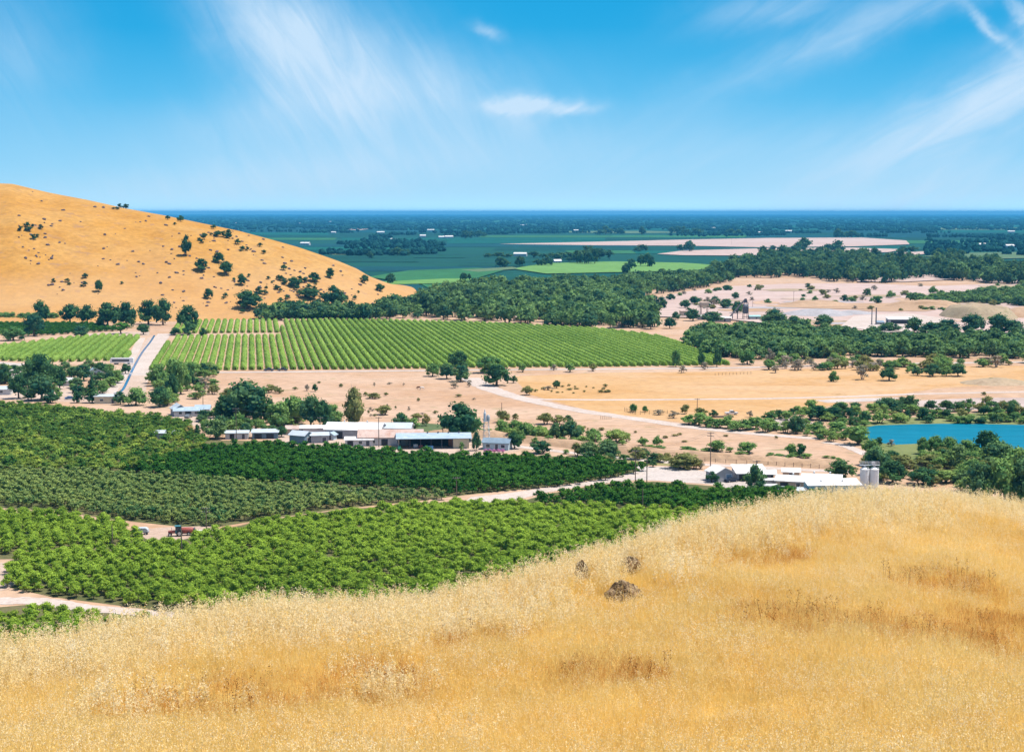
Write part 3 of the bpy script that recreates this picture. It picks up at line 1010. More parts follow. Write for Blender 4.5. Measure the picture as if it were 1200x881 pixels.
def mass(name, items, label, cat, foliage_mats):
    """one object for the trees of a kind beyond the individual ones; items: (species, loc, w, h, bright)"""
    mb = MB()
    keys = list(foliage_mats)
    by = {}
    rgm = np.random.default_rng(99)
    for it in items:
        by.setdefault((it[0], int(rgm.integers(0, 6)) % len(SPECIES[it[0]]['crowns'])), []).append(it)
    for (k, i), L in by.items():
        c, t = full_arrays(k, i)
        for src, mi in ((c, keys.index(k)), (t, len(keys))):
            V = np.concatenate(src.V); T = np.concatenate(src.T)
            n = len(L)
            ang = rgm.uniform(0, 2 * PI, n); ca, sa = np.cos(ang), np.sin(ang)
            wv = np.array([l[2] for l in L]); hv = np.array([l[3] for l in L]); loc = np.array([tuple(l[1]) for l in L]); br = np.array([l[4] for l in L])
            W = np.empty((n, len(V), 3))
            W[:, :, 0] = (ca[:, None] * V[None, :, 0] - sa[:, None] * V[None, :, 1]) * wv[:, None] + loc[:, None, 0]
            W[:, :, 1] = (sa[:, None] * V[None, :, 0] + ca[:, None] * V[None, :, 1]) * wv[:, None] + loc[:, None, 1]
            W[:, :, 2] = V[None, :, 2] * hv[:, None] + loc[:, None, 2]
            TT = np.clip(T[None, :] + (br - .5)[:, None], 0, 1)
            for f in src.F:
                k_ = f.shape[1]
                FF = (f[None] + (np.arange(n) * len(V))[:, None, None]).reshape(-1, k_) + mb.n
                mb.F.append(FF); mb.MI.append(np.full(len(FF), mi, int))
            mb.V.append(W.reshape(-1, 3)); mb.T.append(TT.ravel()); mb.n += n * len(V)
    o = mb.build(name, [foliage_mats[k] for k in keys] + [bark])
    o.color = (.5, .06, 0, 1)
    return tag(o, label, cat, None, 'stuff')


# ------------------------------------------------------------------ orchards
def plant(polys, spacing, angle, jit, rg, keep=1.0, shear=0.0):
    """points on a planting grid inside the outlines, with the place each is seen at"""
    out = []
    for poly in polys:
        wp = np.array(world_poly(poly))
        lo, hi = wp.min(0) - 2, wp.max(0) + 2
        c = (lo + hi) / 2
        R = np.linalg.norm(hi - lo) / 2
        g = np.arange(-R, R, spacing)
        a, b = np.meshgrid(g, g)
        a = a + (np.arange(len(g)) % 2)[:, None] * spacing * shear
        ca, sa = math.cos(angle), math.sin(angle)
        X = c[0] + a * ca - b * sa + rg.normal(0, jit, a.shape); Y = c[1] + a * sa + b * ca + rg.normal(0, jit, a.shape)
        X, Y = X.ravel(), Y.ravel()
        m = in_poly(X, Y, wp) & (rg.random(len(X)) < keep)
        out.append(np.stack([X[m], Y[m]], 1))
    P = np.concatenate(out)
    px, py = project(P[:, 0], P[:, 1], 2.0)
    crest = np.interp(px, *zip(*CREST))
    ok = (py < crest + 12) & (px > -70) & (px < 1270)
    return P[ok]


NEAR_A = [(10, 656), (150, 645), (215, 641), (300, 653), (420, 665), (510, 673), (600, 695), (640, 720), (420, 745), (160, 711), (60, 697), (0, 690), (14, 677)]
NEAR_B = [(215, 640), (300, 620), (400, 606), (480, 597), (560, 594), (640, 598), (720, 602), (835, 607), (900, 640), (640, 712), (600, 690), (510, 669), (420, 661), (300, 648), (225, 640)]
NEAR_C = [(-70, 602), (0, 602), (60, 606), (130, 617), (166, 631), (150, 639), (80, 644), (0, 651), (-70, 654)]
NEAR_D = [(-70, 733), (0, 731), (50, 724), (100, 728), (160, 733), (210, 740), (210, 800), (-70, 800)]
MOTTLE = [(-70, 553), (0, 555), (100, 557), (190, 562), (300, 570), (400, 577), (490, 582), (538, 586), (480, 587), (400, 595), (300, 609), (240, 618), (165, 611), (130, 607), (60, 596), (-70, 590)]
DARKF = [(138, 552), (250, 529), (330, 526), (420, 532), (560, 541), (700, 545), (750, 553), (735, 559), (650, 572), (540, 581), (480, 576), (350, 568), (190, 563)]
PATCHY = [(-70, 478), (0, 478), (60, 480), (120, 488), (180, 492), (224, 499), (215, 508), (250, 524), (185, 553), (90, 555), (-70, 552)]
WEDGE = [(612, 592), (640, 588), (700, 577), (760, 574), (900, 582), (975, 585), (980, 600), (850, 612), (800, 600), (700, 592)]

rgO = np.random.default_rng(21)
rO = random.Random(21)


def orchard(name, cat, k, groups, n_ind, mass_name, mass_label, parts):
    """groups: [(outlines, spacing, angle, jitter, w, h, brightness, yellow, label, group phrase, keep)]"""
    allp = []
    for (polys, sp, ang, jit, wd, ht, br, yl, lab, grp, keep) in groups:
        for x, y in plant(polys, sp, ang, jit, rgO, keep):
            f = rO.uniform(.70, 1.22)
            low = vnoise(x, y, 26) * .35
            allp.append((k, (x, y, 0), wd * f, ht * f * rO.uniform(.9, 1.12), min(1, max(0, br + low + rO.uniform(-.13, .13) * (2.4 if k == 'patchy' else 1))), yl * rO.random() ** 2, lab, grp))
    allp.sort(key=lambda p: p[1][1])
    for p in allp[:n_ind]:
        tree(name, k, p[1], p[2], p[3], p[6], cat, p[7], p[4], p[5], parts, rO)
    if len(allp) > n_ind:
        mass(mass_name, [p[:5] for p in allp[n_ind:]], mass_label, cat, {k: SPECIES[k]['fol']})
    print(name, len(allp))


orchard('orchard_tree', 'orchard tree', 'orchard', [
    ([NEAR_A], 3.05, .42, .26, 3.45, 2.95, .62, .3, 'bushy fruit tree in the bright green orchard just below the golden grass slope', 'trees of the bright near orchard', .96),
    ([NEAR_D], 3.05, .3, .26, 3.4, 2.9, .60, .25, 'bushy fruit tree in the small orchard corner below the pale farm track', 'trees of the orchard corner below the track', 1),
    ([NEAR_B], 3.05, .42, .26, 3.45, 2.95, .72, .4, 'light green fruit tree in the domed orchard block behind the near orchard', 'trees of the domed light green orchard', .96),
    ([NEAR_C], 3.05, .35, .26, 3.45, 2.95, .72, .45, 'yellowish green fruit tree in the orchard block beside the tractor yard', 'trees of the orchard beside the tractor yard', 1),
], 300, 'orchard_trees', 'light green fruit trees massed over the domed orchard and beside the tractor yard', True)
orchard('young_citrus_tree', 'citrus tree', 'mottled', [
    ([MOTTLE], 2.75, .5, .30, 3.25, 2.7, .52, .25, 'small mottled blue green citrus tree in the wide dull green orchard band', 'trees of the mottled young orchard', 1)],
    300, 'young_citrus_trees', 'small mottled citrus trees filling the dull green orchard band', False)
orchard('citrus_tree', 'citrus tree', 'dark', [
    ([WEDGE], 3.3, .45, .25, 3.8, 3.0, .58, .35, 'dark green citrus tree in the wedge shaped orchard below the white roofed sheds', 'trees of the wedge orchard', 1),
    ([[(-60, 382), (60, 381), (120, 383), (134, 388), (60, 393), (-60, 393)]], 4.0, .2, .3, 4.6, 3.0, .40, .1, 'deep green citrus tree in the dark orchard under the golden hill', 'trees of the dark orchard under the hill', 1),
    ([DARKF], 3.5, .45, .25, 4.1, 3.2, .44, .3, 'deep green citrus tree in the dark orchard below the blue roofed barn', 'trees of the dark citrus orchard', 1)],
    300, 'citrus_trees', 'deep green citrus trees of the dark orchard blocks', False)
orchard('old_citrus_tree', 'citrus tree', 'patchy', [
    ([PATCHY], 4.0, .12, .36, 4.5, 3.2, .17, .45, 'old citrus tree with a yellow green top in the gappy orchard below the houses', 'trees of the gappy old orchard', .92)],
    300, 'old_citrus_trees', 'old citrus trees with yellow green tops in the gappy orchard', False)


# ------------------------------------------------------------------ clipped orchard rows
def hedge_row(x0, kx, ya, yb, wd, ht, rg):
    """one long hedge-like row running away from the road: x = x0 + kx * y"""
    mb = MB()
    n = max(2, int((yb - ya) / 1.6))
    Y = np.linspace(ya, yb, n)
    m = 7
    ang = np.linspace(-.08, PI + .08, m)
    bump = 1 + .16 * np.cos(Y * 2 * PI / 4.4 + rg.uniform(0, 6))[:, None] + rg.normal(0, .05, (n, m))
    end = np.ones(n); end[0] = end[-1] = .35
    px = np.cos(ang)[None] * wd / 2 * bump * end[:, None]
    pz = .25 + (np.sin(ang)[None] ** .7).clip(0) * (ht - .25) * (1 + (bump - 1) * .6) * (.5 + .5 * end[:, None])
    P = np.stack([x0 + kx * Y[:, None] + px * .86, Y[:, None] + 0 * px, pz * .93], 2).reshape(-1, 3)
    F = np.array([[i * m + j, i * m + j + 1, (i + 1) * m + j + 1, (i + 1) * m + j] for i in range(n - 1) for j in range(m - 1)])
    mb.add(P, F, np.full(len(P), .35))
    nl = int((yb - ya) * 9)
    yy_ = rg.uniform(ya, yb, nl); aa = rg.uniform(.05, PI - .05, nl)
    b_ = 1 + .16 * np.cos(yy_ * 2 * PI / 4.4)
    nr = np.stack([np.cos(aa), rg.normal(0, .3, nl), np.sin(aa) * .9 + .25], 1) + rg.normal(0, .35, (nl, 3))
    nr /= np.linalg.norm(nr, axis=1, keepdims=True)
    C = np.stack([x0 + kx * yy_ + np.cos(aa) * wd / 2 * b_, yy_, .2 + np.sin(aa) ** .7 * (ht - .2) * (1 + (b_ - 1) * .6)], 1)
    Q, FQ = leaf_quads(C, nr, .34, rg)
    mb.add(Q, FQ, np.repeat(np.clip(.5 + vnoise(x0 + kx * yy_, yy_, 32) * .6 + vnoise(x0 + kx * yy_, yy_, 7) * .4 + rg.normal(0, .18, nl), 0, 1), 4))
    # tree feet showing at the open end
    mb.mi = 1
    for q in range(3):
        mb.tube((x0 + kx * (ya + 1 + q * 4.4), ya + 1 + q * 4.4, -.02), (x0 + kx * (ya + 1 + q * 4.4), ya + 1 + q * 4.4, .6), .12, .09, 6)
    mb.mi = 0
    return mb


STRIPE = [(172, 434), (178, 424), (205, 394), (300, 390), (400, 391), (415, 391), (470, 391), (770, 396), (810, 409), (852, 427), (700, 430), (560, 431), (420, 433), (270, 434)]
STRIPE = [(172, 434), (203, 396), (330, 395), (331, 376.5), (400, 375.5), (470, 377.5), (560, 380), (640, 384), (700, 387), (762, 394), (800, 405), (835, 418), (855, 428), (700, 430), (560, 431), (420, 433), (270, 434)]
UPPER = [(196, 389), (214, 378), (250, 377), (330, 376.5), (327, 390), (200, 391)]
LEFTB = [(-60, 424), (0, 423), (60, 424.5), (100, 424), (147, 422), (164, 396), (120, 394.5), (80, 398), (30, 404), (0, 407), (-60, 412)]
rgR = np.random.default_rng(31)


def rows(poly, vp, spacing, y_ref, wd, ht, label, group, first):
    kx = (vp - 600) / 1900.0
    wp = world_poly(poly)
    d0 = G(600, y_ref).y
    xs_ = np.array([p[0] - kx * p[1] for p in wp])
    x0 = math.floor(xs_.min() / spacing) * spacing
    count = 0
    while x0 < xs_.max():
        Y = np.arange(min(p[1] for p in wp), max(p[1] for p in wp), 1.0)
        ins = in_poly(x0 + kx * Y, Y, wp)
        d = np.flatnonzero(np.diff(np.concatenate([[0], ins.astype(int), [0]])))
        for a, b in zip(d[::2], d[1::2]):
            if b - a < 8: continue
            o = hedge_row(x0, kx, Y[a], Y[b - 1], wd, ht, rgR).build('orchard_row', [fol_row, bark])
            o.color = (.5 + rgR.uniform(-.10, .10), 0, 0, 1)
            tag(o, label, 'orchard row', group)
            count += 1
        x0 += spacing
    print(group, count)


rows(STRIPE, 294, 4.25, 431, 3.0, 2.5, 'long clipped green orchard row running away from the road in the striped orchard', 'rows of the striped orchard', 0)
rows(UPPER, 300, 4.6, 431, 3.1, 2.5, 'short clipped orchard row in the strip behind the cross path under the hill', 'short rows behind the cross path', 0)
rows(LEFTB, 312, 4.6, 431, 3.3, 2.7, 'clipped orchard row slanting up to the canal in the small striped block', 'rows of the small block by the canal', 0)

# ------------------------------------------------------------------ woodland
W_MID = [(440, 372), (470, 366), (490, 354), (525, 343), (600, 338), (640, 338), (700, 334), (760, 330), (830, 328), (860, 330), (830, 337), (770, 345), (742, 352), (760, 362), (765, 372), (770, 386), (700, 386), (620, 381), (560, 377), (470, 374), (420, 372)]
W_RIGHT = [(800, 403), (812, 397), (850, 392), (900, 389), (960, 393), (1000, 398), (1050, 402), (1100, 402), (1150, 400), (1250, 402), (1250, 421), (1130, 420), (1060, 418), (980, 419), (930, 422), (880, 422), (830, 418), (800, 405)]
W_UP = [(820, 330), (850, 318), (900, 306), (950, 303), (1000, 306), (1050, 310), (1100, 312), (1160, 316), (1250, 320), (1250, 333), (1180, 334), (1130, 330), (1080, 326), (1040, 332), (980, 331), (930, 324), (880, 328), (840, 333)]
W_STRIP = [(1060, 354), (1120, 348), (1170, 342), (1250, 338), (1250, 368), (1200, 360), (1140, 356), (1090, 358)]
W_SPARSE = [(600, 345), (740, 338), (800, 345), (760, 352), (700, 352)]
W_FOOT = [(300, 371), (360, 370), (440, 367), (470, 368), (450, 376), (380, 377), (300, 376)]


def scatter(poly, per, rg):
    wp = np.array(world_poly(poly))
    lo, hi = wp.min(0), wp.max(0)
    n = int((hi - lo).prod() / per)
    P = lo + rg.random((n, 2)) * (hi - lo)
    return P[in_poly(P[:, 0], P[:, 1], wp)]


rgW = np.random.default_rng(41)
wood = []
for poly, per, wlo, whi, hf, br, lab, grp in [
    (W_RIGHT, 34, 6, 11, .80, .50, 'bushy green tree in the dense riverside thicket between the quarry and the dry field', 'trees of the riverside thicket'),
    (W_MID, 120, 7, 15, .95, .50, 'broad green tree in the woodland belt behind the striped orchard', 'trees of the woodland belt'),
    (W_UP, 190, 7, 19, 1.05, .18, 'tall dark tree in the grove across the pale field behind the quarry', 'trees of the dark grove'),
    (W_STRIP, 95, 6, 10, .75, .60, 'low light green tree along the bank behind the spoil mound', 'trees on the bank behind the mound'),
    (W_FOOT, 90, 8, 13, .9, .32, 'dark tree crowded along the foot of the golden hill', 'trees at the foot of the golden hill'),
]:
    for x, y in scatter(poly, per, rgW):
        if per >= 150 and vnoise(x, y, 55) + .5 * vnoise(x + 31, y, 20) < -.20: continue      # clearings
        wd = rgW.uniform(wlo, whi)
        b_ = float(np.clip(br + vnoise(x, y, 60) * .6 + rgW.normal(0, .24), 0, 1))
        hh = wd * hf * rgW.uniform(.8, 1.25)
        px, py = project(x, y, hh)
        wood.append((hh / y, ('wood', (x, y, 0), wd, hh, b_, 0.0, lab, grp)))
wood.sort(key=lambda t: -t[0])
rWd = random.Random(4)
for _, p in wood[:300]:
    tree('woodland_tree', 'wood', p[1], p[2], p[3], p[6], 'tree', p[7], p[4], 0.12 * rWd.random(), False, rWd)
mass('woodland', [p[:5] for _, p in wood[300:]], 'green woodland belts spreading across the valley behind the striped orchard', 'woodland', {'wood': fol_wood})
print('woodland', len(wood))

# far woods that fade into the haze: one mass
rgF = np.random.default_rng(51)
iv, if_ = ico(0)
mb = MB()
recs = []
for _ in range(360):
    py = HOR + 5 + 46 * rgF.random() ** 1.9
    pxc = rgF.uniform(-40, 1240)
    if py > 276 and pxc < 420: continue
    p = G(pxc, py)
    ln = rgF.uniform(20, 130) * (p.y / 1900)
    n = int(rgF.integers(25, 70))
    for q in range(n):
        hh = rgF.uniform(7, 15)
        recs.append((p.x + rgF.uniform(-ln / 2, ln / 2), p.y + rgF.normal(0, p.y * .006), hh * rgF.uniform(.7, 1.3), hh))
for _ in range(5200):                               # the dense belt under the horizon
    py = HOR + 3.6 + 17 * rgF.random() ** 1.4
    pxc = rgF.uniform(-40, 1240)
    p = G(pxc, py)
    hh = rgF.uniform(8, 17)
    recs.append((p.x, min(p.y, FAR - 60), hh * rgF.uniform(1.0, 3.0) * max(1, p.y / 9000), hh))
recs_ = []
for r_ in recs:
    qx, qy = project(r_[0], r_[1], 0)
    if 520 < qx < 1085 and 278 < qy < 301: continue
    recs_.append(r_)
for (x, y, wd, hh) in recs_:
    v = iv * np.array([wd / 2, wd / 2.5, hh / 2]) * rgF.uniform(.7, 1.25, (12, 1)) + np.array([x, y, hh * .46])
    mb.add(v, if_, np.full(12, rgF.uniform(0, 1)))
fwo = mb.build('far_woods', fol_far)
fwo.color = (.5, 0, 0, 1)
tag(fwo, 'blue hazy tree belts crossing the far plain below the horizon', 'woods', None, 'stuff')

# clumps and single trees standing out on the far plain
far_list = [(466, 300, 16, 9), (586, 314, 14, 12), (609, 313, 9, 12), (630, 312, 10, 8), (641, 312, 9, 11), (685, 310, 16, 16), (697, 310, 13, 18), (675, 307, 12, 9), (740, 316, 13, 12), (759, 313, 14, 15), (735, 321, 9, 11),
            (668, 305, 22, 9), (655, 304, 14, 8), (690, 305, 18, 16), (703, 304, 16, 12), (625, 302, 16, 7), (584, 302, 18, 6), (751, 295, 11, 8), (808, 295, 13, 12), (710, 275, 14, 9), (727, 275, 8, 7), (752, 275, 7, 9), (794, 275, 11, 9), (815, 276, 16, 8), (982, 279, 10, 10),
            (998, 279, 16, 8), (943, 296, 18, 16), (982, 296, 17, 13), (930, 300, 16, 11), (895, 310, 15, 20), (915, 308, 14, 20), (1010, 300, 14, 8), (1115, 310, 18, 18), (1165, 312, 14, 14), (955, 308, 20, 12), (545, 280, 12, 9), (562, 278, 10, 7),
            (433, 303, 7, 8), (457, 333, 12, 12), (545, 330, 7, 10), (856, 276, 14, 7), (906, 294, 8, 6), (1068, 296, 18, 7), (1100, 302, 14, 10)]
far_list += [(px + rWd.uniform(-.8, .8) * ww, py + rWd.uniform(-.8, .5), ww * rWd.uniform(.6, .9), hh * rWd.uniform(.6, .95)) for (px, py, ww, hh) in far_list for _ in range(2)]
for (px, py, ww, hh) in far_list:
    p = G(px, py)
    s = p.y / FPX
    tree('plain_tree', 'wood', p, ww * s, hh * s * 1.05, 'dark blue green tree standing out among the fields of the far plain', 'tree', 'dark trees among the far fields', rWd.uniform(.0, .22), 0, False, rWd)
# ------------------------------------------------------------------ single trees and shrubs one can point to
rT = random.Random(77)


def spot(name, k, px, py, wpx, hpx, label, cat='tree', group=None, bright=.5, yellow=0.0):
    p = G(px, py)
    s = p.length and (p - Vector((0, 0, CAMZ))).length / FPX
    return tree(name, k, p, wpx * s * 1.06, hpx * s * 1.04, label, cat, group, bright, yellow, True, rT)


D, T_, SH = 'deciduous_tree', 'tree', 'shrub'
for args in [
    # the cottages in the trees
    (D, 'oak', 48, 458, 36, 40, 'largest dark rounded tree over the cottages, in front of the small striped block'),
    (D, 'round', 48, 469, 32, 27, 'rounded teal green tree standing before the largest dark tree by the cottages', T_, None, .30),
    (D, 'oak', 22, 467, 22, 26, 'dark bushy tree between the pale yard and the teal green tree'),
    (D, 'oak', 5, 450, 15, 22, 'dark tree beside the bare pale yard at the picture edge'),
    (D, 'oak', 70, 456, 17, 24, 'dark narrow tree just behind the white cottage'),
    (D, 'round', 98, 446, 22, 19, 'dark green tree hiding the blue gabled cottage', T_, None, .25),
    (D, 'oak', 118, 441, 17, 15, 'dark dense tree between the blue gabled cottage and the white trailer'),
    (SH, 'willow', 84, 442, 13, 11, 'pale green bush behind the white cottage', 'bush'),
    ('conifer_tree', 'conifer', 108, 472, 17, 30, 'dark pointed conifer beside the cream farm shed', 'conifer'),
    (SH, 'dark_shrub', 90, 472, 12, 12, 'dark round bush between the parked blue car and the conifer', 'bush'),
    (SH, 'green_shrub', 68, 464, 11, 9, 'light green bush by the cottage yard beside the teal green tree', 'bush'),
    (SH, 'green_shrub', 86, 460, 12, 10, 'light green bush behind the parked blue car', 'bush'),
    (D, 'round', 129, 452, 12, 17, 'dark green tree beside the bend of the canal', T_, None, .3),
    (D, 'willow', 120, 461, 14, 14, 'light green tree in the canal bend above the cream shed'),
    (D, 'willow', 138, 449, 14, 14, 'light green tree on the canal bank below the white trailer'),
    (D, 'oak', 147, 438, 12, 11, 'dark tree next to the canal road and the white trailer'),
    (D, 'round', 141, 474, 15, 14, 'dark round tree just beside the cream farm shed', T_, None, .35),
    (D, 'willow', 159, 475, 25, 19, 'pale olive green tree at the foot of the canal road'),
    # willows between the canal road and the striped orchard
    (D, 'willow', 187, 452, 22, 24, 'light green tree at the edge of the canal road, first of the willow clump'),
    (D, 'willow', 204, 446, 24, 24, 'yellow green spreading tree among the willow clump below the orchard rows', T_, None, .62),
    (D, 'willow', 225, 443, 24, 18, 'low light green tree reaching up to the first orchard rows', T_, None, .6),
    (D, 'willow', 212, 462, 22, 36, 'tall light green tree with a dark shaded side in the willow clump'),
    (D, 'oak', 202, 470, 16, 30, 'dark tree in the middle of the willow clump'),
    (D, 'oak', 187, 477, 24, 21, 'dark round tree beside the light blue roofed house'),
    (D, 'willow', 196, 474, 20, 17, 'mid green tree between the dark round tree and the blue roofed house'),
    (D, 'oak', 222, 454, 12, 22, 'narrow dark tree at the end of the willow clump by the dry field'),
    (D, 'oak', 238, 440, 14, 14, 'dark tree at the foot of the orchard rows beside the willow clump'),
    (SH, 'dark_shrub', 252, 439, 11, 10, 'dark bush at the foot of the orchard rows by the road', 'bush'),
    (SH, 'shrub', 250, 462, 15, 12, 'olive shrub in the dry field beside the willow clump', 'shrub'),
    (SH, 'grey_shrub', 240, 456, 15, 14, 'grey thin shrub in the dry field beside the willow clump', 'shrub'),
    (SH, 'shrub', 232, 468, 8, 8, 'small olive shrub beside the pole by the blue roofed house', 'shrub'),
    (SH, 'shrub', 268, 466, 22, 11, 'wide olive shrub behind the great olive green tree', 'shrub'),
    # great trees of the farmyard
    (D, 'round', 288, 496, 54, 47, 'great olive green tree, widest of the trees beside the dry field', T_, None, .36),
    (D, 'oak', 263, 495, 28, 30, 'dark tree leaning on the great olive green tree, nearest the blue roofed house'),
    (D, 'oak', 306, 496, 28, 36, 'dark shaded tree under the great olive green tree by the farmyard'),
    (D, 'round', 238, 493, 14, 13, 'blue green bush tree in the yard of the blue roofed house', T_, None, .3),
    (D, 'round', 253, 514, 30, 23, 'bright green domed tree beside the two dark cypresses', T_, None, .55, .3),
    ('cypress_tree', 'cypress', 231, 513, 7, 15, 'dark cypress close to the bright domed tree', 'cypress'),
    ('cypress_tree', 'cypress', 214.5, 511, 4, 11, 'small dark cypress beside the yellow green bush', 'cypress'),
    (SH, 'shrub', 222, 511, 13, 12, 'yellow green bush between the two cypresses', 'bush', None, .8, .8),
    (SH, 'green_shrub', 238, 508, 9, 14, 'grey green bush behind the dark cypress', 'bush'),
    (D, 'willow', 279, 507, 19, 21, 'light yellow green tree beside the tall pole by the farmyard'),
    (D, 'round', 288, 510, 14, 15, 'blue green tree just past the tall pole by the farmyard', T_, None, .35),
    (D, 'willow', 326, 500, 30, 26, 'light green tree at the start of the farmyard grove'),
    (D, 'willow', 346, 497, 32, 31, 'tall light green tree in the middle of the farmyard grove'),
    (D, 'round', 364, 502, 26, 36, 'dark green tree in the farmyard grove behind the slate shed', T_, None, .35),
    (D, 'oak', 379, 503, 20, 33, 'dark blue green tree ending the farmyard grove'),
    (D, 'willow', 390, 493, 22, 18, 'pale green tree at the end of the farmyard grove beside the tall eucalyptus'),
    (SH, 'green_shrub', 397, 502, 14, 14, 'pale green bush between the grove and the white roofed shed', 'bush'),
    (D, 'oak', 330, 512, 13, 12, 'dark bush tree between the slate shed and the low dark shed'),
    (SH, 'shrub', 346, 508, 15, 11, 'brownish olive bush behind the slate shed', 'bush'),
    ('eucalyptus_tree', 'eucalyptus', 415, 501, 24, 45, 'tall narrow olive eucalyptus behind the white roofed shed', 'eucalyptus'),
    (D, 'oak', 541, 516, 48, 42, 'great dark domed tree behind the blue roofed barn'),
    (D, 'round', 558, 528, 11, 21, 'narrow green tree at the end of the blue roofed barn', T_, None, .4),
    (SH, 'green_shrub', 541, 528, 7, 10, 'small green bush against the cream end of the barn', 'bush'),
    (D, 'oak', 603, 526, 17, 21, 'dark green tree beside the pale blue end of the small house'),
    (D, 'willow', 588, 509, 17, 16, 'bright green tree behind the steel tower', T_, None, .55),
    (D, 'willow', 605, 508, 20, 15, 'bright green tree second from the steel tower', T_, None, .6),
    (D, 'willow', 618, 515, 24, 19, 'broad bright green tree behind the dark tree by the small house', T_, None, .5),
    (SH, 'shrub', 589, 495, 18, 14, 'grey olive bush with a thin pole in it above the steel tower', 'bush'),
    (SH, 'shrub', 604, 492, 8, 8, 'small grey olive bush standing alone in the dry field above the bright trees', 'shrub'),
    (D, 'willow', 634, 515, 18, 14, 'yellow green tree midway in the row behind the bank', T_, None, .65, .3),
    (D, 'round', 652, 516, 18, 21, 'mid green tree in the row behind the bank', T_, None, .5),
    (D, 'round', 669, 516, 28, 24, 'widest dark green tree of the row behind the bank', T_, None, .35),
    (D, 'willow', 695, 516, 17, 14, 'pale green round tree standing apart at the end of the row behind the bank'),
    (D, 'willow', 722, 518, 25, 15, 'yellow green bushy tree below the dirt road', T_, None, .6, .5),
    (D, 'willow', 734, 517, 12, 10, 'small yellow green tree touching the bushy one below the dirt road', T_, None, .6, .4),
    (SH, 'shrub', 640, 497, 22, 13, 'grey olive shrub below the dirt road, widest of the three', 'shrub'),
    (SH, 'shrub', 655, 497, 18, 11, 'grey olive shrub below the dirt road, middle of the three', 'shrub'),
    (SH, 'dark_shrub', 666, 495, 11, 9, 'dark shrub below the dirt road ending the clump of three', 'shrub'),
    (SH, 'dark_shrub', 634, 531, 26, 15, 'dark bushy hedge mound beside the small house garden', 'bush'),
    (SH, 'shrub', 676, 534, 14, 15, 'olive bush at the edge of the dark orchard', 'bush'),
    (D, 'round', 690, 535, 22, 17, 'grey green tree at the edge of the dark orchard', T_, None, .5, .3),
    (D, 'round', 712, 537, 28, 20, 'dark grey green tree at the edge of the dark orchard', T_, None, .35, .2),
    (SH, 'shrub', 746, 538, 22, 14, 'olive bush behind the poles at the end of the dark orchard', 'bush'),
    (SH, 'shrub', 772, 541, 22, 10, 'low olive bush beside the big round olive bush', 'bush'),
    (SH, 'green_shrub', 754, 522, 14, 9, 'yellow green low bush on the bank below the dirt road', 'bush'),
    (SH, 'green_shrub', 770, 523, 13, 12, 'green bush on the bank below the dirt road', 'bush'),
    (SH, 'shrub', 800, 549, 36, 18, 'big round olive bush above the pale farm yard', 'bush', None, .42),
    (SH, 'grey_shrub', 820, 549, 14, 11, 'dry grey bush beside the big round olive bush', 'bush'),
    (D, 'dark', 752, 552, 15, 11, 'dark round tree at the tip of the dark orchard'),
    (SH, 'dark_shrub', 835, 565, 15, 13, 'dark round bush in front of the grey garage', 'bush'),
    (D, 'round', 884, 573, 23, 29, 'green tree with a pole before it in front of the white roofed shed', T_, None, .45),
    (SH, 'green_shrub', 840, 529, 21, 13, 'green bush on the bank beside the tall pole', 'bush'),
    (SH, 'green_shrub', 875, 531, 26, 13, 'broad green bush along the bank, next past the tall pole', 'bush'),
    (SH, 'green_shrub', 927, 534, 14, 14, 'green bush on the bank before the pale track, first of the pair', 'bush'),
    (SH, 'dark_shrub', 938, 535, 14, 15, 'dark green bush on the bank before the pale track, second of the pair', 'bush'),
    (SH, 'green_shrub', 946, 537, 14, 6, 'low bright green plant below the pair of bank bushes', 'bush', None, .8),
    (SH, 'dark_shrub', 986, 560, 34, 20, 'olive green bush just behind the white roof beside the silos', 'bush', None, .6, .3),
    # in the dry fields
    (D, 'willow', 507, 441, 18, 15, 'grey olive tree at the end of the clump by the orchard road', T_, None, .35),
    (D, 'round', 524, 444, 20, 17, 'mid green tree in the clump where the dirt road meets the orchard road', T_, None, .35),
    (D, 'oak', 538, 434, 25, 22, 'dark tree at the back of the clump by the orchard road'),
    (D, 'round', 540, 447, 22, 18, 'rounded green tree at the front of the clump by the orchard road', T_, None, .4),
    (D, 'oak', 582, 452, 31, 24, 'dark green tree beside the bend of the dirt road'),
    (D, 'willow', 573, 437, 30, 20, 'grey olive spreading tree behind the dark tree at the road bend', T_, None, .3),
    (SH, 'grey_shrub', 533, 455, 12, 9, 'grey shrub in the dry field beside the start of the dirt road', 'shrub'),
    (SH, 'grey_shrub', 550, 453, 8, 8, 'small grey shrub right at the start of the dirt road', 'shrub'),
    (SH, 'green_shrub', 612, 436, 11, 10, 'green bush beside the orchard road just past the road bend', 'bush'),
    (SH, 'grey_shrub', 649, 434, 9, 7, 'small grey bush by the orchard road between two green ones', 'bush'),
    (SH, 'green_shrub', 668, 436, 13, 10, 'round green bush alone beside the orchard road', 'bush'),
    (SH, 'shrub', 695, 435, 10, 9, 'olive bush beside the orchard road, last before the open stretch', 'bush'),
    (D, 'oak', 652, 455, 9, 9, 'small round dark tree standing in the golden field'),
    (SH, 'shrub', 618, 463, 13, 11, 'olive shrub on the golden field beside the dirt road', 'shrub'),
    (SH, 'grey_shrub', 643, 457, 13, 5, 'low grey shrub touching the small round tree in the golden field', 'shrub'),
    (SH, 'dark_shrub', 602, 449, 9, 9, 'dark little shrub at the edge of the golden field near the bend', 'shrub'),
    (SH, 'dark_shrub', 369, 459, 7, 9, 'small dark round tree alone in the pale dry field', 'shrub'),
    (SH, 'shrub', 317, 460, 16, 10, 'olive shrub in the pale dry field, larger of two touching', 'shrub'),
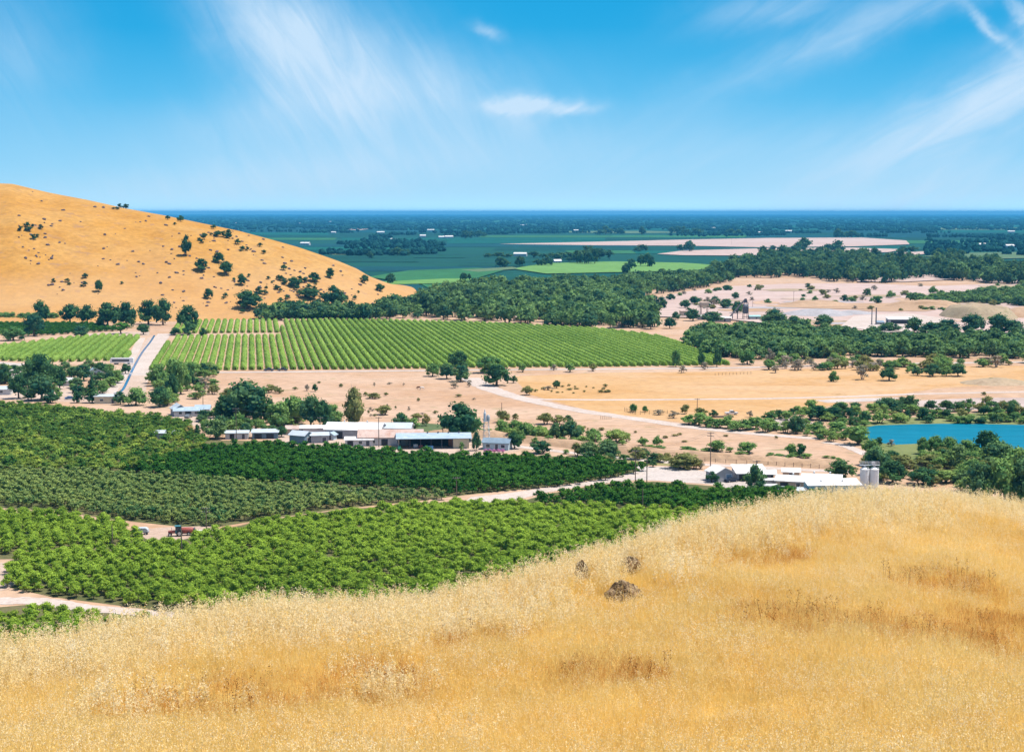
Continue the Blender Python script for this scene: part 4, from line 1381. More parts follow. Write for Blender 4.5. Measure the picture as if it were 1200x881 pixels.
    (SH, 'shrub', 327, 461, 11, 7, 'olive shrub in the pale dry field, smaller of two touching', 'shrub'),
    (SH, 'grey_shrub', 360, 458, 7, 8, 'thin grey shrub next to the small dark tree in the pale field', 'shrub'),
    (SH, 'shrub', 438, 467, 17, 7, 'low olive bush just behind the tall eucalyptus', 'shrub'),
    (SH, 'shrub', 450, 486, 19, 11, 'round olive shrub beside the tall eucalyptus, alone on the dry ground', 'shrub'),
    (D, 'round', 470, 500, 19, 17, 'grey green bush tree behind the long white roof', T_, None, .45),
    (SH, 'green_shrub', 484, 504, 18, 14, 'pale green bush behind the rusty roof', 'bush'),
    (SH, 'shrub', 499, 499, 10, 15, 'upright yellow green bush between the rusty roof and the great domed tree', 'bush', None, .8, .6),
    (SH, 'shrub', 488, 492, 14, 8, 'olive bush higher up behind the rusty roof', 'bush'),
    (D, 'willow', 742, 483, 9, 10, 'small tree in the fenced scrub patch by the dirt road, larger of two', T_, None, .2),
    (D, 'willow', 756, 483, 7, 7, 'small tree in the fenced scrub patch by the dirt road, smaller of two', T_, None, .2),
    (SH, 'grey_shrub', 772, 486, 16, 6, 'low grey scrub beyond the two small trees by the dirt road', 'shrub'),
    (SH, 'grey_shrub', 789, 490, 14, 9, 'grey scrub bush among the junk by the dirt road', 'shrub'),
    (SH, 'shrub', 803, 485, 11, 11, 'olive bush standing on the edge of the golden field above the scrub', 'shrub'),
    (SH, 'shrub', 821, 488, 16, 10, 'olive bush behind the scrub strip above the dirt road, bigger one', 'shrub'),
    (SH, 'dark_shrub', 836, 489, 10, 9, 'dark bush behind the scrub strip above the dirt road, smaller one', 'shrub'),
    (SH, 'grey_shrub', 879, 489, 9, 8, 'grey olive bush at the far end of the scrub strip', 'shrub'),
    (D, 'willow', 977, 447, 13, 11, 'lone grey olive tree in the open dry field', T_, None, .25),
    ('bare_tree', 'grey_shrub', 1011, 445, 17, 18, 'pale thin tree with a bare trunk in the dry field beyond the lake', 'tree'),
    (D, 'oak', 1042, 446, 20, 14, 'dark multi-stemmed tree in the dry field beyond the lake'),
    (D, 'willow', 1045, 432, 20, 8, 'low grey green tree behind the dark multi-stemmed tree', T_, None, .2),
    (SH, 'green_shrub', 1064, 437, 6, 6, 'tiny round bush between the multi-stemmed tree and the field grove', 'bush'),
    (D, 'round', 1075, 440, 14, 10, 'first small tree of the grove in the dry field', T_, None, .4),
    (D, 'round', 1093, 441, 20, 15, 'dark green shaded tree in the middle of the field grove', T_, None, .38),
    (D, 'willow', 1106, 437, 18, 16, 'light green tree at the back of the field grove'),
    (D, 'willow', 1109, 441, 14, 11, 'pale green low tree at the front of the field grove'),
    (D, 'round', 1123, 441, 19, 14, 'rounded green tree ending the field grove', T_, None, .45),
    (SH, 'dark_shrub', 962, 434, 13, 8, 'dark green bush by the orchard road before the thicket', 'bush'),
    (SH, 'green_shrub', 1150, 430, 18, 9, 'light green bush by the thicket at the far side of the dry field', 'bush'),
    (SH, 'shrub', 1153, 463, 6, 4, 'tiny round shrub beside the pale track above the lake', 'shrub'),
    ('bare_tree', 'grey_shrub', 902, 430, 11, 22, 'leafless grey tree with a thin trunk by the orchard road', 'tree'),
    ('bare_tree', 'grey_shrub', 973, 430, 12, 12, 'dry grey tree at the thicket edge beside the orchard road', 'tree'),
    (D, 'willow', 792, 430, 11, 20, 'thin grey green tree at the corner of the striped orchard', T_, None, .3),
    (D, 'oak', 822, 430, 9, 16, 'dark upright tree at the tapering end of the striped orchard'),
    (D, 'oak', 840, 430, 10, 20, 'dark upright tree where the striped orchard meets the road'),
    (D, 'willow', 847, 418, 24, 18, 'grey olive tree above the tapering end of the striped orchard', T_, None, .1),
    (D, 'willow', 876, 427, 19, 17, 'grey olive tree at the thicket edge beside the road', T_, None, .15),
    (D, 'willow', 882, 412, 18, 14, 'pale olive tree in the edge of the riverside thicket', T_, None, .25),
    # round the lake
    (SH, 'dark_shrub', 958, 492, 26, 16, 'dark bush clump on the slope above the lake, largest one', 'bush', None, .4),
    (SH, 'dark_shrub', 978, 492, 24, 15, 'dark bush clump on the slope above the lake, second one', 'bush', None, .35),
    (SH, 'dark_shrub', 1003, 482, 11, 10, 'round dark bush above the slope clumps beside the lake', 'bush'),
    (SH, 'dark_shrub', 996, 491, 18, 13, 'dark bush between the slope clumps and the lake tip', 'bush', None, .4),
    (SH, 'dark_shrub', 1013, 497, 13, 15, 'dark upright bush by the tip of the lake', 'bush'),
    (D, 'round', 933, 508, 19, 20, 'bright dark green tree on the stony slope before the lake', T_, None, .4),
    (SH, 'green_shrub', 958, 508, 22, 12, 'grey green bush on the slope between the bright tree and the lake', 'bush', None, .35),
    (SH, 'green_shrub', 980, 509, 30, 14, 'olive green bush sloping down to the lake tip', 'bush', None, .45),
    (SH, 'green_shrub', 1002, 521, 34, 21, 'pale grey green willow bush hanging over the lake tip', 'bush', None, .45),
    (D, 'round', 1039, 482, 25, 15, 'dark green tree on the far shore of the lake near its tip', T_, None, .3),
    (D, 'oak', 1056, 478, 12, 13, 'dark upright tree on the far shore beside the dark green one'),
    (SH, 'green_shrub', 1030, 496, 22, 15, 'yellow green reeds clump at the near end of the far shore', 'bush', None, .6, .5),
    (SH, 'green_shrub', 1054, 495, 22, 11, 'bright yellow green bush at the water on the far shore', 'bush', None, .8, .4),
    (SH, 'dark_shrub', 1064, 493, 9, 12, 'dark bush at the water on the far shore', 'bush'),
    (SH, 'dark_shrub', 1081, 492, 15, 13, 'dark green bush on the far shore past the yellow green ones', 'bush', None, .4),
    (SH, 'green_shrub', 1070, 484, 22, 9, 'grey green low bush up the far shore', 'bush', None, .3),
    (D, 'round', 1113, 482, 7, 11, 'little upright tree on the far shore above the reeds', T_, None, .5),
    (D, 'round', 1168, 487, 9, 13, 'small pointed tree on the far shore, first of two', T_, None, .6),
    (D, 'round', 1185, 487, 9, 15, 'small pointed tree on the far shore, taller second of two', T_, None, .55),
    (SH, 'green_shrub', 1020, 545, 24, 30, 'olive tall bush on the near shore behind the silos', 'bush', None, .3),
    (D, 'round', 1028, 557, 30, 30, 'dense green tree beside the silos', T_, None, .4),
    (D, 'oak', 1046, 566, 30, 25, 'dark green tree next past the dense tree beside the silos'),
    (SH, 'grey_shrub', 1044, 523, 10, 8, 'dry grey bush on the near shore of the lake', 'bush'),
    (SH, 'dark_shrub', 1030, 522, 9, 10, 'dark small bush at the lake tip on the near shore', 'bush'),
    (SH, 'shrub', 1058, 549, 30, 15, 'olive scrub on the dry ground between the silos and the lake', 'shrub'),
    (SH, 'shrub', 1090, 546, 34, 13, 'greyish olive scrub on the dry ground below the lake', 'shrub', None, .4),
    (D, 'willow', 1081, 532, 14, 18, 'grey green tree at the start of the near shore row', T_, None, .25),
    (D, 'willow', 1096, 531, 20, 20, 'pale grey green tree in the near shore row', T_, None, .35),
    (D, 'willow', 1113, 531, 20, 17, 'grey green low tree in the middle of the near shore row', T_, None, .3),
    (D, 'willow', 1132, 532, 22, 15, 'dull green tree ending the near shore row', T_, None, .3),
    (SH, 'shrub', 1105, 534, 16, 10, 'dry olive bush in front of the near shore row', 'bush'),
    (SH, 'dark_shrub', 1081, 568, 34, 20, 'dark green bush just above the golden crest between silos and willows', 'bush'),
    (SH, 'green_shrub', 1108, 566, 28, 14, 'light green bush just above the golden crest', 'bush', None, .5, .3),
    (D, 'round', 1122, 549, 27, 25, 'bright yellow green round tree below the lake', T_, None, .75, .3),
    (D, 'oak', 1156, 535, 31, 28, 'dark green tree standing against the lake water'),
    (D, 'round', 1170, 548, 38, 28, 'broad mid green tree in front of the dark tree against the lake', T_, None, .55),
    (D, 'willow', 1192, 562, 34, 34, 'light green tree at the picture edge below the lake'),
    (D, 'willow', 1140, 566, 30, 26, 'light olive green tree in the big clump below the lake', T_, None, .4),
    (D, 'round', 1147, 586, 36, 44, 'large green tree with dark shade in the big clump above the golden crest', T_, None, .4),
    (D, 'willow', 1172, 588, 42, 46, 'largest light green tree of the big clump above the golden crest', T_, None, .45),
    (D, 'round', 1203, 590, 40, 48, 'dark green tree at the picture edge in the big clump above the crest', T_, None, .4),
    # line of trees under the hill
    (D, 'oak', 48, 378, 18, 25, 'dark upright tree alone before the light green hillside orchard'),
    (D, 'oak', 82, 379, 22, 21, 'dark tree at the hill foot, first of the wide pair'),
    (D, 'oak', 102, 379, 20, 20, 'dark tree at the hill foot, second of the wide pair'),
    (D, 'oak', 126, 385, 28, 28, 'dark tree at the hill foot beside the pale shoulder of the canal road'),
    (D, 'oak', 148, 384, 24, 28, 'dark broad tree at the hill foot just before the canal road'),
    (D, 'oak', 174, 380, 24, 26, 'dark broad tree at the hill foot where the canal begins'),
    (D, 'oak', 191, 381, 22, 30, 'tall dark tree at the hill foot behind the canal road'),
    ('forked_tree', 'oak', 221, 392, 26, 32, 'dark tree with tall bare forked trunks above the short orchard rows', T_),
    (D, 'dark', 142, 391, 24, 12, 'grey green low tree at the top of the small striped block', T_, None, .6),
    (D, 'oak', 168, 392, 14, 12, 'dark bush tree at the head of the canal'),
    (D, 'round', 40, 394, 24, 24, 'dark blue green tree behind the small striped block', T_, None, .1),
    (D, 'willow', 16, 399, 26, 15, 'grey green bushy tree at the top of the small striped block', T_, None, .1),
    (D, 'round', 95, 395, 20, 12, 'low dark green tree at the end of the dark field', T_, None, .2),
    (SH, 'dark_shrub', 205, 393, 12, 9, 'dark bush on the cross path, first of three', 'bush'),
    (SH, 'dark_shrub', 219, 393, 13, 9, 'dark bush on the cross path, middle of three', 'bush'),
    (SH, 'dark_shrub', 238, 396, 8, 12, 'dark upright bush on the cross path, last of three', 'bush'),
]:
    spot(*args)
for x in range(-40, 70, 8):
    for y in (364, 370, 376):
        spot('hillside_orchard_tree', 'willow', x + rT.uniform(-2, 2) + (y % 4), y, 12, 9, 'small light green tree of the orchard patch at the foot of the golden hill', 'orchard tree', 'trees of the light green patch under the hill', .45)
for i in range(9):
    spot('scrub_bush', 'green_shrub', 808 + i * 11, 499 + i * .8 + rT.uniform(-2, 2), 22, 12 + rT.uniform(-2, 3), 'green bush in the long scrub strip above the dirt road', 'bush', 'bushes of the scrub strip', rT.uniform(.3, .65))
for i in range(26):
    x = 1088 + i * 6.5 + rT.uniform(-3, 3)
    spot('reed_clump', 'green_shrub' if i % 3 else 'dark_shrub', x, 495.5 + rT.uniform(-6, 1), 15, 8 + rT.uniform(-2, 3), 'low reedy bush lining the far shore of the lake', 'bush', 'reedy bushes along the far shore', rT.uniform(.15, .5), rT.random() * .4)
for i in range(30):
    x, y = rT.uniform(1040, 1130), rT.uniform(540, 562)
    spot('dry_scrub', 'shrub', x, y, rT.uniform(8, 16), rT.uniform(4, 8), 'small dry olive scrub on the waste ground below the lake', 'shrub', 'dry scrub below the lake', rT.uniform(.3, .7))
for i in range(40):
    x, y = rT.uniform(270, 560), rT.uniform(448, 492)
    spot('dry_weed', 'grey_shrub' if rT.random() < .5 else 'shrub', x, y, rT.uniform(3, 8), rT.uniform(2, 5), 'tiny dry weed tuft scattered on the pale dry field', 'weed', 'weed tufts on the pale dry field', rT.uniform(.3, .7))
for i in range(40):
    x, y = rT.uniform(620, 930), rT.uniform(500, 522)
    if rT.random() < .6: x, y = rT.uniform(610, 720), rT.uniform(452, 462)
    spot('dry_weed', 'shrub', x, y, rT.uniform(3, 8), rT.uniform(1.5, 3.5), 'tiny olive weed tuft along the dirt road', 'weed', 'weed tufts along the dirt road', rT.uniform(.3, .7), .3)
for i in range(34):
    x = 520 + rT.random() * 470
    y = np.interp(x, [500, 640, 800, 950, 1010], [499, 511, 527, 537, 541]) + rT.uniform(-2, 2)
    spot('bank_weed', 'green_shrub', x, y, rT.uniform(8, 18), rT.uniform(3, 6), 'low green weeds growing along the top of the earth bank', 'weed', 'green weeds along the earth bank', rT.uniform(.2, .6), rT.random() * .3)
for x, y in [(908, 437), (920, 432), (932, 433), (950, 429), (955, 434), (990, 432), (1000, 431), (925, 427), (1062, 430), (1030, 430), (800, 437), (826, 433)]:
    spot('roadside_shrub', 'grey_shrub' if x % 3 else 'shrub', x, y, 11, 9, 'grey olive shrub on the verge of the road below the thicket', 'shrub', 'shrubs on the verge below the thicket', rT.uniform(.2, .6))
for x, y, ww, hh in [(814, 357, 13, 9), (803, 362, 12, 10), (838, 357, 14, 9), (851, 362, 16, 12), (862, 351, 9, 8), (852, 341, 12, 7), (826, 361, 16, 6), (864, 368, 14, 14), (842, 341, 9, 4), (812, 376, 18, 14), (835, 379, 26, 14), (792, 375, 10, 10), (785, 385, 14, 12),
                     (745, 372, 14, 17), (760, 372, 9, 10), (751, 362, 7, 14), (765, 358, 13, 12), (775, 362, 14, 13), (786, 352, 11, 8), (733, 352, 14, 8), (705, 365, 20, 14), (690, 375, 24, 18), (722, 378, 20, 22), (665, 372, 26, 20), (640, 374, 22, 14),
                     (908, 382, 32, 18), (930, 385, 24, 15), (965, 384, 22, 14), (1042, 389, 26, 11), (1071, 391, 20, 18), (1090, 392, 28, 13), (1140, 392, 28, 22), (1170, 392, 26, 22), (1185, 392, 28, 16), (1110, 392, 30, 16)]:
    spot('quarry_tree', 'round', x, y, ww, hh, 'dark green tree screening the edge of the quarry ground', 'tree', 'trees screening the quarry', rT.uniform(.12, .4))
for x, y, ww, hh in [(940, 355, 9, 6), (955, 353, 7, 6), (998, 354, 12, 6), (1021, 354, 6, 5), (1043, 350, 12, 9), (1028, 353, 14, 6), (1066, 352, 11, 9), (1078, 354, 8, 7), (1093, 345, 11, 9), (1093, 353, 13, 9), (1112, 352, 10, 8), (1124, 351, 7, 6), (1105, 356, 20, 5), (1135, 353, 16, 6), (1085, 364, 10, 4), (1092, 364, 9, 5), (1106, 365, 9, 4)]:
    spot('quarry_shrub', 'green_shrub', x, y, ww, hh, 'light green shrub on the bare ground behind the quarry shed', 'shrub', 'shrubs behind the quarry shed', rT.uniform(.1, .45))

for poly, n, spp, lab, grp in [
    ([(0, 432), (60, 430), (130, 432), (150, 445), (130, 466), (60, 474), (0, 474)], 46, ('dark_shrub', 'green_shrub', 'round', 'oak'), 'small leafy tree or bush growing among the cottages', 'garden growth among the cottages'),
    ([(178, 440), (250, 436), (262, 448), (240, 472), (180, 480)], 34, ('green_shrub', 'willow', 'green_shrub', 'dark_shrub'), 'light green bush filling the willow clump by the canal road', 'undergrowth of the willow clump'),
    ([(235, 488), (330, 486), (400, 490), (402, 506), (330, 510), (235, 512)], 46, ('dark_shrub', 'green_shrub', 'round', 'green_shrub'), 'leafy bush under the farmyard grove trees', 'undergrowth of the farmyard grove'),
    ([(580, 503), (700, 508), (760, 520), (690, 522), (600, 520)], 26, ('green_shrub', 'willow', 'green_shrub'), 'green bush in the straggling row behind the bank', 'bushes of the row behind the bank'),
    ([(650, 528), (830, 540), (820, 552), (740, 552), (660, 540)], 22, ('shrub', 'green_shrub', 'dark_shrub'), 'olive bush between the bank and the dark orchard', 'bushes between bank and dark orchard'),
    ([(870, 560), (1000, 562), (1000, 584), (880, 584)], 14, ('dark_shrub', 'green_shrub'), 'small dark bush among the white roofed sheds', 'bushes among the white roofed sheds'),
    ([(780, 338), (1230, 334), (1230, 372), (1000, 366), (900, 360), (780, 366)], 70, ('shrub', 'green_shrub', 'dark_shrub', 'grey_shrub'), 'low scrubby bush on the bare quarry ground', 'scrub on the quarry ground'),
    ([(900, 424), (1230, 424), (1230, 432), (900, 436)], 40, ('shrub', 'grey_shrub', 'green_shrub', 'willow'), 'olive scrub along the ragged edge of the riverside thicket', 'scrub edging the thicket'),
    ([(895, 486), (945, 482), (1010, 476), (1018, 492), (1008, 508), (1018, 520), (990, 522), (940, 510), (900, 504)], 60, ('dark_shrub', 'green_shrub', 'green_shrub'), 'grey green bush on the scrubby slope above the tip of the lake', 'bushes above the lake tip'),
    ([(1010, 484), (1040, 476), (1120, 474), (1230, 476), (1230, 490), (1100, 490), (1030, 495)], 56, ('green_shrub', 'shrub', 'dark_shrub'), 'low olive green scrub on the bank above the far shore reeds', 'scrub above the far shore'),
    ([(1010, 540), (1070, 536), (1130, 536), (1150, 560), (1120, 572), (1030, 566)], 50, ('green_shrub', 'shrub', 'dark_shrub'), 'olive green scrub bush on the waste ground between silos and lake', 'scrub between the silos and the lake'),
    ([(1120, 540), (1230, 540), (1230, 592), (1120, 588)], 40, ('willow', 'round', 'green_shrub'), 'leafy green bush filling the big clump below the lake', 'bushes of the big clump below the lake')]:
    c_ = 0
    while c_ < n:
        xs_p, ys_p = [q[0] for q in poly], [q[1] for q in poly]
        x, y = rT.uniform(min(xs_p), max(xs_p)), rT.uniform(min(ys_p), max(ys_p))
        if not in_poly([x], [y], poly)[0]: continue
        c_ += 1
        ww = rT.uniform(9, 20) * (1.5 if y > 540 and x > 1120 else .55 if y < 400 else 1)
        spot({'garden growth among the cottages': 'garden_bush', 'undergrowth of the willow clump': 'willow_bush', 'undergrowth of the farmyard grove': 'grove_bush', 'bushes of the row behind the bank': 'bank_bush', 'bushes between bank and dark orchard': 'bank_bush', 'bushes among the white roofed sheds': 'yard_bush', 'scrub on the quarry ground': 'quarry_scrub', 'scrub edging the thicket': 'thicket_scrub'}.get(grp, 'lakeside_bush'), rT.choice(spp), x, y, ww, ww * rT.uniform(.5, .8), lab, 'bush', grp, rT.uniform(.25, .7), rT.random() * .3)

# ------------------------------------------------------------------ the golden hill's trees, shrubs and rocks
rH = random.Random(9)


def hill_spot(name, k, px, py, wpx, hpx, label, cat, group=None, bright=.4):
    p, Y = on_hill(px, py)
    s = Y / FPX
    p.z -= .15
    return tree(name, k, p, wpx * s, hpx * s, label, cat, group, bright, 0, wpx > 9, rH)


for x, y, ww, hh, lab in [
    (218, 300, 13, 24, 'tall dark tree high on the golden hill, alone above the other hill trees'), (236, 318, 17, 15, 'round dark tree on the hill just below the tall hill tree'), (256, 308, 15, 12, 'dark tree on the hill below the dark scrub band'),
    (265, 322, 16, 16, 'dark round tree on the hill between two others near the middle slope'), (283, 334, 12, 14, 'upright dark tree on the hill below the middle pair'), (244, 350, 12, 12, 'lone round dark tree low on the golden slope'),
    (290, 362, 32, 23, 'widest dark tree standing on the lower golden slope'), (116, 342, 10, 14, 'small dark tree in the shrub patch on the open golden slope'), (345, 336, 19, 12, 'dark bushy tree on the spur of the hill'),
    (368, 330, 14, 11, 'dark tree near the skyline of the hill spur'), (387, 326, 11, 12, 'dark round tree nearest the tip of the hill skyline'), (362, 350, 24, 13, 'broad dark tree low on the hill spur'), (392, 360, 30, 24, 'big dark tree at the end of the hill spur'),
    (342, 372, 36, 20, 'wide dark tree crowding the foot of the hill above the orchard rows'), (370, 372, 22, 20, 'dark tree at the hill foot beside the wide one'), (318, 373, 18, 12, 'small dark tree at the hill foot above the orchard rows'), (427, 332, 10, 10, 'dark bushy tree on the very tip of the spur'), (445, 341, 12, 9, 'low dark tree where the spur meets the plain')]:
    hill_spot('hill_tree', 'oak', x, y, ww, hh, lab, 'tree')
for (cx_, cy_, sx, sy, n) in [(253, 278, 17, 5, 14), (36, 272, 10, 8, 8), (142, 244, 8, 2, 6), (205, 258, 9, 3, 7), (97, 335, 18, 5, 7), (300, 294, 9, 3, 5), (355, 340, 22, 8, 14), (320, 330, 30, 12, 14), (400, 350, 24, 8, 16), (330, 355, 40, 8, 12)]:
    for _ in range(n):
        ww = rH.uniform(4, 9)
        hill_spot('hill_shrub', 'hillside', rH.gauss(cx_, sx), rH.gauss(cy_, sy), ww, ww * rH.uniform(.6, .9), 'small dark shrub clinging to the golden hillside', 'shrub', 'dark shrubs on the golden hill', rH.uniform(.1, .5))
rock_meshes = []
for s in range(5):
    rg = np.random.default_rng(400 + s)
    v, f = ico(2)
    v = v * (1 + rg.normal(0, .10, (len(v), 1))) * np.array([.5, .42, .36]) + np.array([0, 0, .12])
    v[:, 0] += .12 * np.sin(v[:, 2] * 9 + s)
    rock_meshes.append(MB().add(v, f).mesh('boulder', hill_rock))
for (cx_, cy_, sx, sy, n) in [(35, 275, 12, 10, 14), (45, 302, 10, 5, 14), (160, 262, 70, 22, 22), (185, 292, 45, 22, 22), (260, 296, 55, 22, 34), (200, 325, 40, 18, 22), (320, 322, 45, 16, 22), (255, 360, 40, 8, 10), (90, 333, 20, 6, 8), (40, 250, 30, 12, 8), (270, 275, 24, 8, 14), (430, 343, 20, 6, 8), (330, 338, 50, 14, 40), (300, 350, 50, 10, 30)]:
    for _ in range(n):
        px, py = rH.gauss(cx_, sx), rH.gauss(cy_, sy)
        if py < np.interp(px, *zip(*SIL)) + 2 or py > 362: continue
        p, Y = on_hill(px, py)
        q = rH.uniform(1.2, 4.2) * Y / FPX
        o = link_mesh('boulder', rock_meshes[rH.randrange(5)], None, p, rH.uniform(0, 6), (q * 1.3, q, q))
        tag(o, 'dark weathered boulder lying in the dry grass of the golden hill', 'boulder', 'boulders on the golden hill')

# ------------------------------------------------------------------ rocks in the near grass
def on_fg(px, py):
    x, f, u = ray(px, py)
    Y = np.linspace(8, 90, 3000)
    t = Y / f
    d = (CAMZ + u * t) - fg_z(x * t, Y)
    k = int(np.argmax(d < 0))
    return Vector((x * t[k], Y[k], float(fg_z(x * t[k], Y[k])))), float(Y[k])


ROCKS = []
for i, (px, py, wpx, hpx, lab) in enumerate([(733, 704, 48, 32, 'broad lichen covered rock half sunk in the golden grass, largest of three'), (683, 683, 21, 32, 'small pointed brown rock in the golden grass below the crest'), (739, 674, 26, 26, 'small ridged brown rock just under the grassy crest above the broad rock')]):
    p, Y = on_fg(px, py)
    s = Y / FPX
    rg = np.random.default_rng(60 + i)
    v, f = ico(4)
    sd = rg.normal(size=(9, 3)); sd /= np.linalg.norm(sd, axis=1, keepdims=True)
    cut = rg.uniform(.62, .9, 9)
    dots = v @ sd.T
    r = np.min(np.where(dots > .05, cut / np.maximum(dots, .05), 9), axis=1)
    r = np.minimum(r, 1.0)
    nn = vnoise(v[:, 0] * 10 + 50, v[:, 1] * 10 + v[:, 2] * 7, 2.2) * .16 + vnoise(v[:, 0] * 30 + 50, v[:, 1] * 30 + v[:, 2] * 27, 2.0) * .08
    v = v * (r + nn)[:, None] * np.array([wpx * s / 2, wpx * s / 2.8, hpx * s * .66])
    o = MB().add(v, f).build('field_rock', rock_mat)
    o.location = p + Vector((0, 0, hpx * s * .22))
    tag(o, lab, 'rock')
    ROCKS.append((p.x, p.y, wpx * s * .55))

# ------------------------------------------------------------------ buildings
def wall_box(mb, w, d, he, hr, ridge):
    x, y = w / 2, d / 2
    if ridge == 'x':
        mb.prism([(-y, 0), (y, 0), (y, he), (0, hr), (-y, he)], 0, -x, x)
    elif ridge == 'y':
        mb.prism([(-x, 0), (x, 0), (x, he), (0, hr), (-x, he)], 1, -y, y)
    elif ridge == 'up':                                    # one slope rising to the back
        mb.prism([(-y, 0), (y, 0), (y, hr), (-y, he)], 0, -x, x)
    elif ridge == 'down':
        mb.prism([(-y, 0), (y, 0), (y, he), (-y, hr)], 0, -x, x)


def roof_slabs(mb, w, d, he, hr, ridge, ov=.45, th=.14):
    x, y = w / 2 + ov, d / 2 + ov
    if ridge in 'xy':
        run = (d if ridge == 'x' else w) / 2
        k = (hr - he) / run
        e = he - k * ov
        for sg in (-1, 1):
            poly = [(0, hr + .02), (0, hr + .02 + th), (sg * (run + ov), e + .02 + th), (sg * (run + ov), e + .02)]
            if sg < 0: poly = poly[::-1]
            mb.prism(poly, 0 if ridge == 'x' else 1, -(x if ridge == 'x' else y), x if ridge == 'x' else y)
    else:
        k = (hr - he) / d
        a, b = (he, hr) if ridge == 'up' else (hr, he)
        sl = k * ov * (1 if ridge == 'up' else -1)
        mb.prism([(-y, a - sl + .02), (y, b + sl + .02), (y, b + sl + .02 + th), (-y, a - sl + .02 + th)], 0, -x, x)


def on_face(face, u, z, w, d, out):
    if face == 'F': return (u, -d / 2 - out, z), 0.0
    if face == 'B': return (u, d / 2 + out, z), 0.0
    if face == 'L': return (-w / 2 - out, u, z), PI / 2
    return (w / 2 + out, u, z), PI / 2


def building(name, label, cat, px, py, w, d, he, hr, rot, wall, roof, ridge='x', ops=(), group=None, vents=0, z=0.0):
    r = empty(name, G(px, py, z), math.radians(rot))
    tag(r, label, cat, group)
    mb = MB(); wall_box(mb, w, d, he, hr, ridge); mb.build('wall', wall, r)
    mb = MB(); roof_slabs(mb, w, d, he, hr, ridge); rf = mb.build('roof', roof, r)
    for (face, u, z0, ow, oh, kind) in ops:
        c, rz = on_face(face, u, z0 + oh / 2, w, d, .03)
        mat = {'window': glass, 'door': dark_steel, 'opening': darkness, 'white_door': white_paint, 'blue_door': slate_roof}[kind]  # an opening is a flat panel with interior shade as its colour
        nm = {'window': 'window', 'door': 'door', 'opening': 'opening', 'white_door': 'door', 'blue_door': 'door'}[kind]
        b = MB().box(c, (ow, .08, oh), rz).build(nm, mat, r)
        if kind in ('window', 'door', 'blue_door', 'white_door'):
            mb = MB()
            for du, dz, fw, fh in ((0, oh / 2 + .05, ow + .2, .1), (-ow / 2 - .05, 0, .1, oh), (ow / 2 + .05, 0, .1, oh)) + (((0, -oh / 2 - .05, ow + .2, .1),) if kind == 'window' else ()):
                c2, rz = on_face(face, u + du, z0 + oh / 2 + dz, w, d, .05)
                mb.box(c2, (fw, .12, fh), rz)
            mb.build('frame', white_paint, b)
    for q in range(vents):
        xv = -w / 2 + w * (q + .7) / (vents + .4)
        zt = hr if ridge == 'x' else (he + hr) / 2
        v = MB(); v.tube((xv, .4, zt - .1), (xv, .4, zt + .55), .22, n=10); v.lathe([(.34, zt + .5), (.34, zt + .62), (.05, zt + .8)], (xv, .4, 0), 10)
        v.build('roof_vent', steel, rf)
    return r


# the farmyard
building('shed', 'slate blue gabled shed with a pale roof, nearest the dark orchard', 'shed', 352.5, 518.5, 6.4, 4.6, 2.9, 4.1, -28, teal_wall, pale_roof, 'x', [('R', 0, 0, 1.6, 2.0, 'door')])
building('shed', 'grey sided shed joined behind the slate blue gabled shed', 'shed', 374.5, 518, 6.0, 4.2, 2.7, 3.5, 8, grey_wall, pale_roof, 'x', [('F', 1.6, 0, 1.4, 1.9, 'door')])
building('shed', 'small grey blue gabled hut between the slate shed and the packing shed', 'shed', 389, 515, 2.6, 2.6, 1.9, 2.7, -20, blue_wall, grey_roof, 'y', [('F', 0, 0, .9, 1.7, 'door')])
building('packing_shed', 'large white roofed packing shed under the tall eucalyptus', 'shed', 417, 512, 20, 11, 3.3, 5.2, -8, grey_wall, white_roof, 'x', [('F', -5, 0, 3, 2.6, 'opening'), ('F', 3, 0, 2.6, 2.6, 'opening'), ('R', 0, 0, 3, 2.8, 'door')], None, 2)
building('packing_shed', 'long grey sided shed running back behind the rusty roof', 'shed', 452, 510, 19, 9, 3.2, 4.6, -4, grey_wall, pale_roof, 'x', [('F', -4, .9, 1.4, 1.1, 'window'), ('F', 4, 0, 1.4, 2.1, 'door')])
building('workshop', 'rusty pink roofed workshop between the white roof and the blue roof', 'workshop', 458, 520, 22, 8.5, 2.9, 5.0, 2, white_wall, rust_roof, 'x', [('F', -6, .9, 1.6, 1.1, 'window'), ('F', -2, 0, 2.2, 2.3, 'opening'), ('F', 3, .9, 1.2, 1.1, 'window'), ('F', 7, 0, 1.2, 2.0, 'door')])
building('lean_to', 'low white lean-to in front of the rusty roofed workshop', 'shed', 421, 522, 9.5, 3.6, 2.2, 2.7, 3, white_wall, white_roof, 'up', [('F', -3, 0, 2.0, 1.9, 'opening'), ('F', .5, .8, 1.2, 1.0, 'window'), ('F', 3, 0, 1.2, 1.9, 'door')])
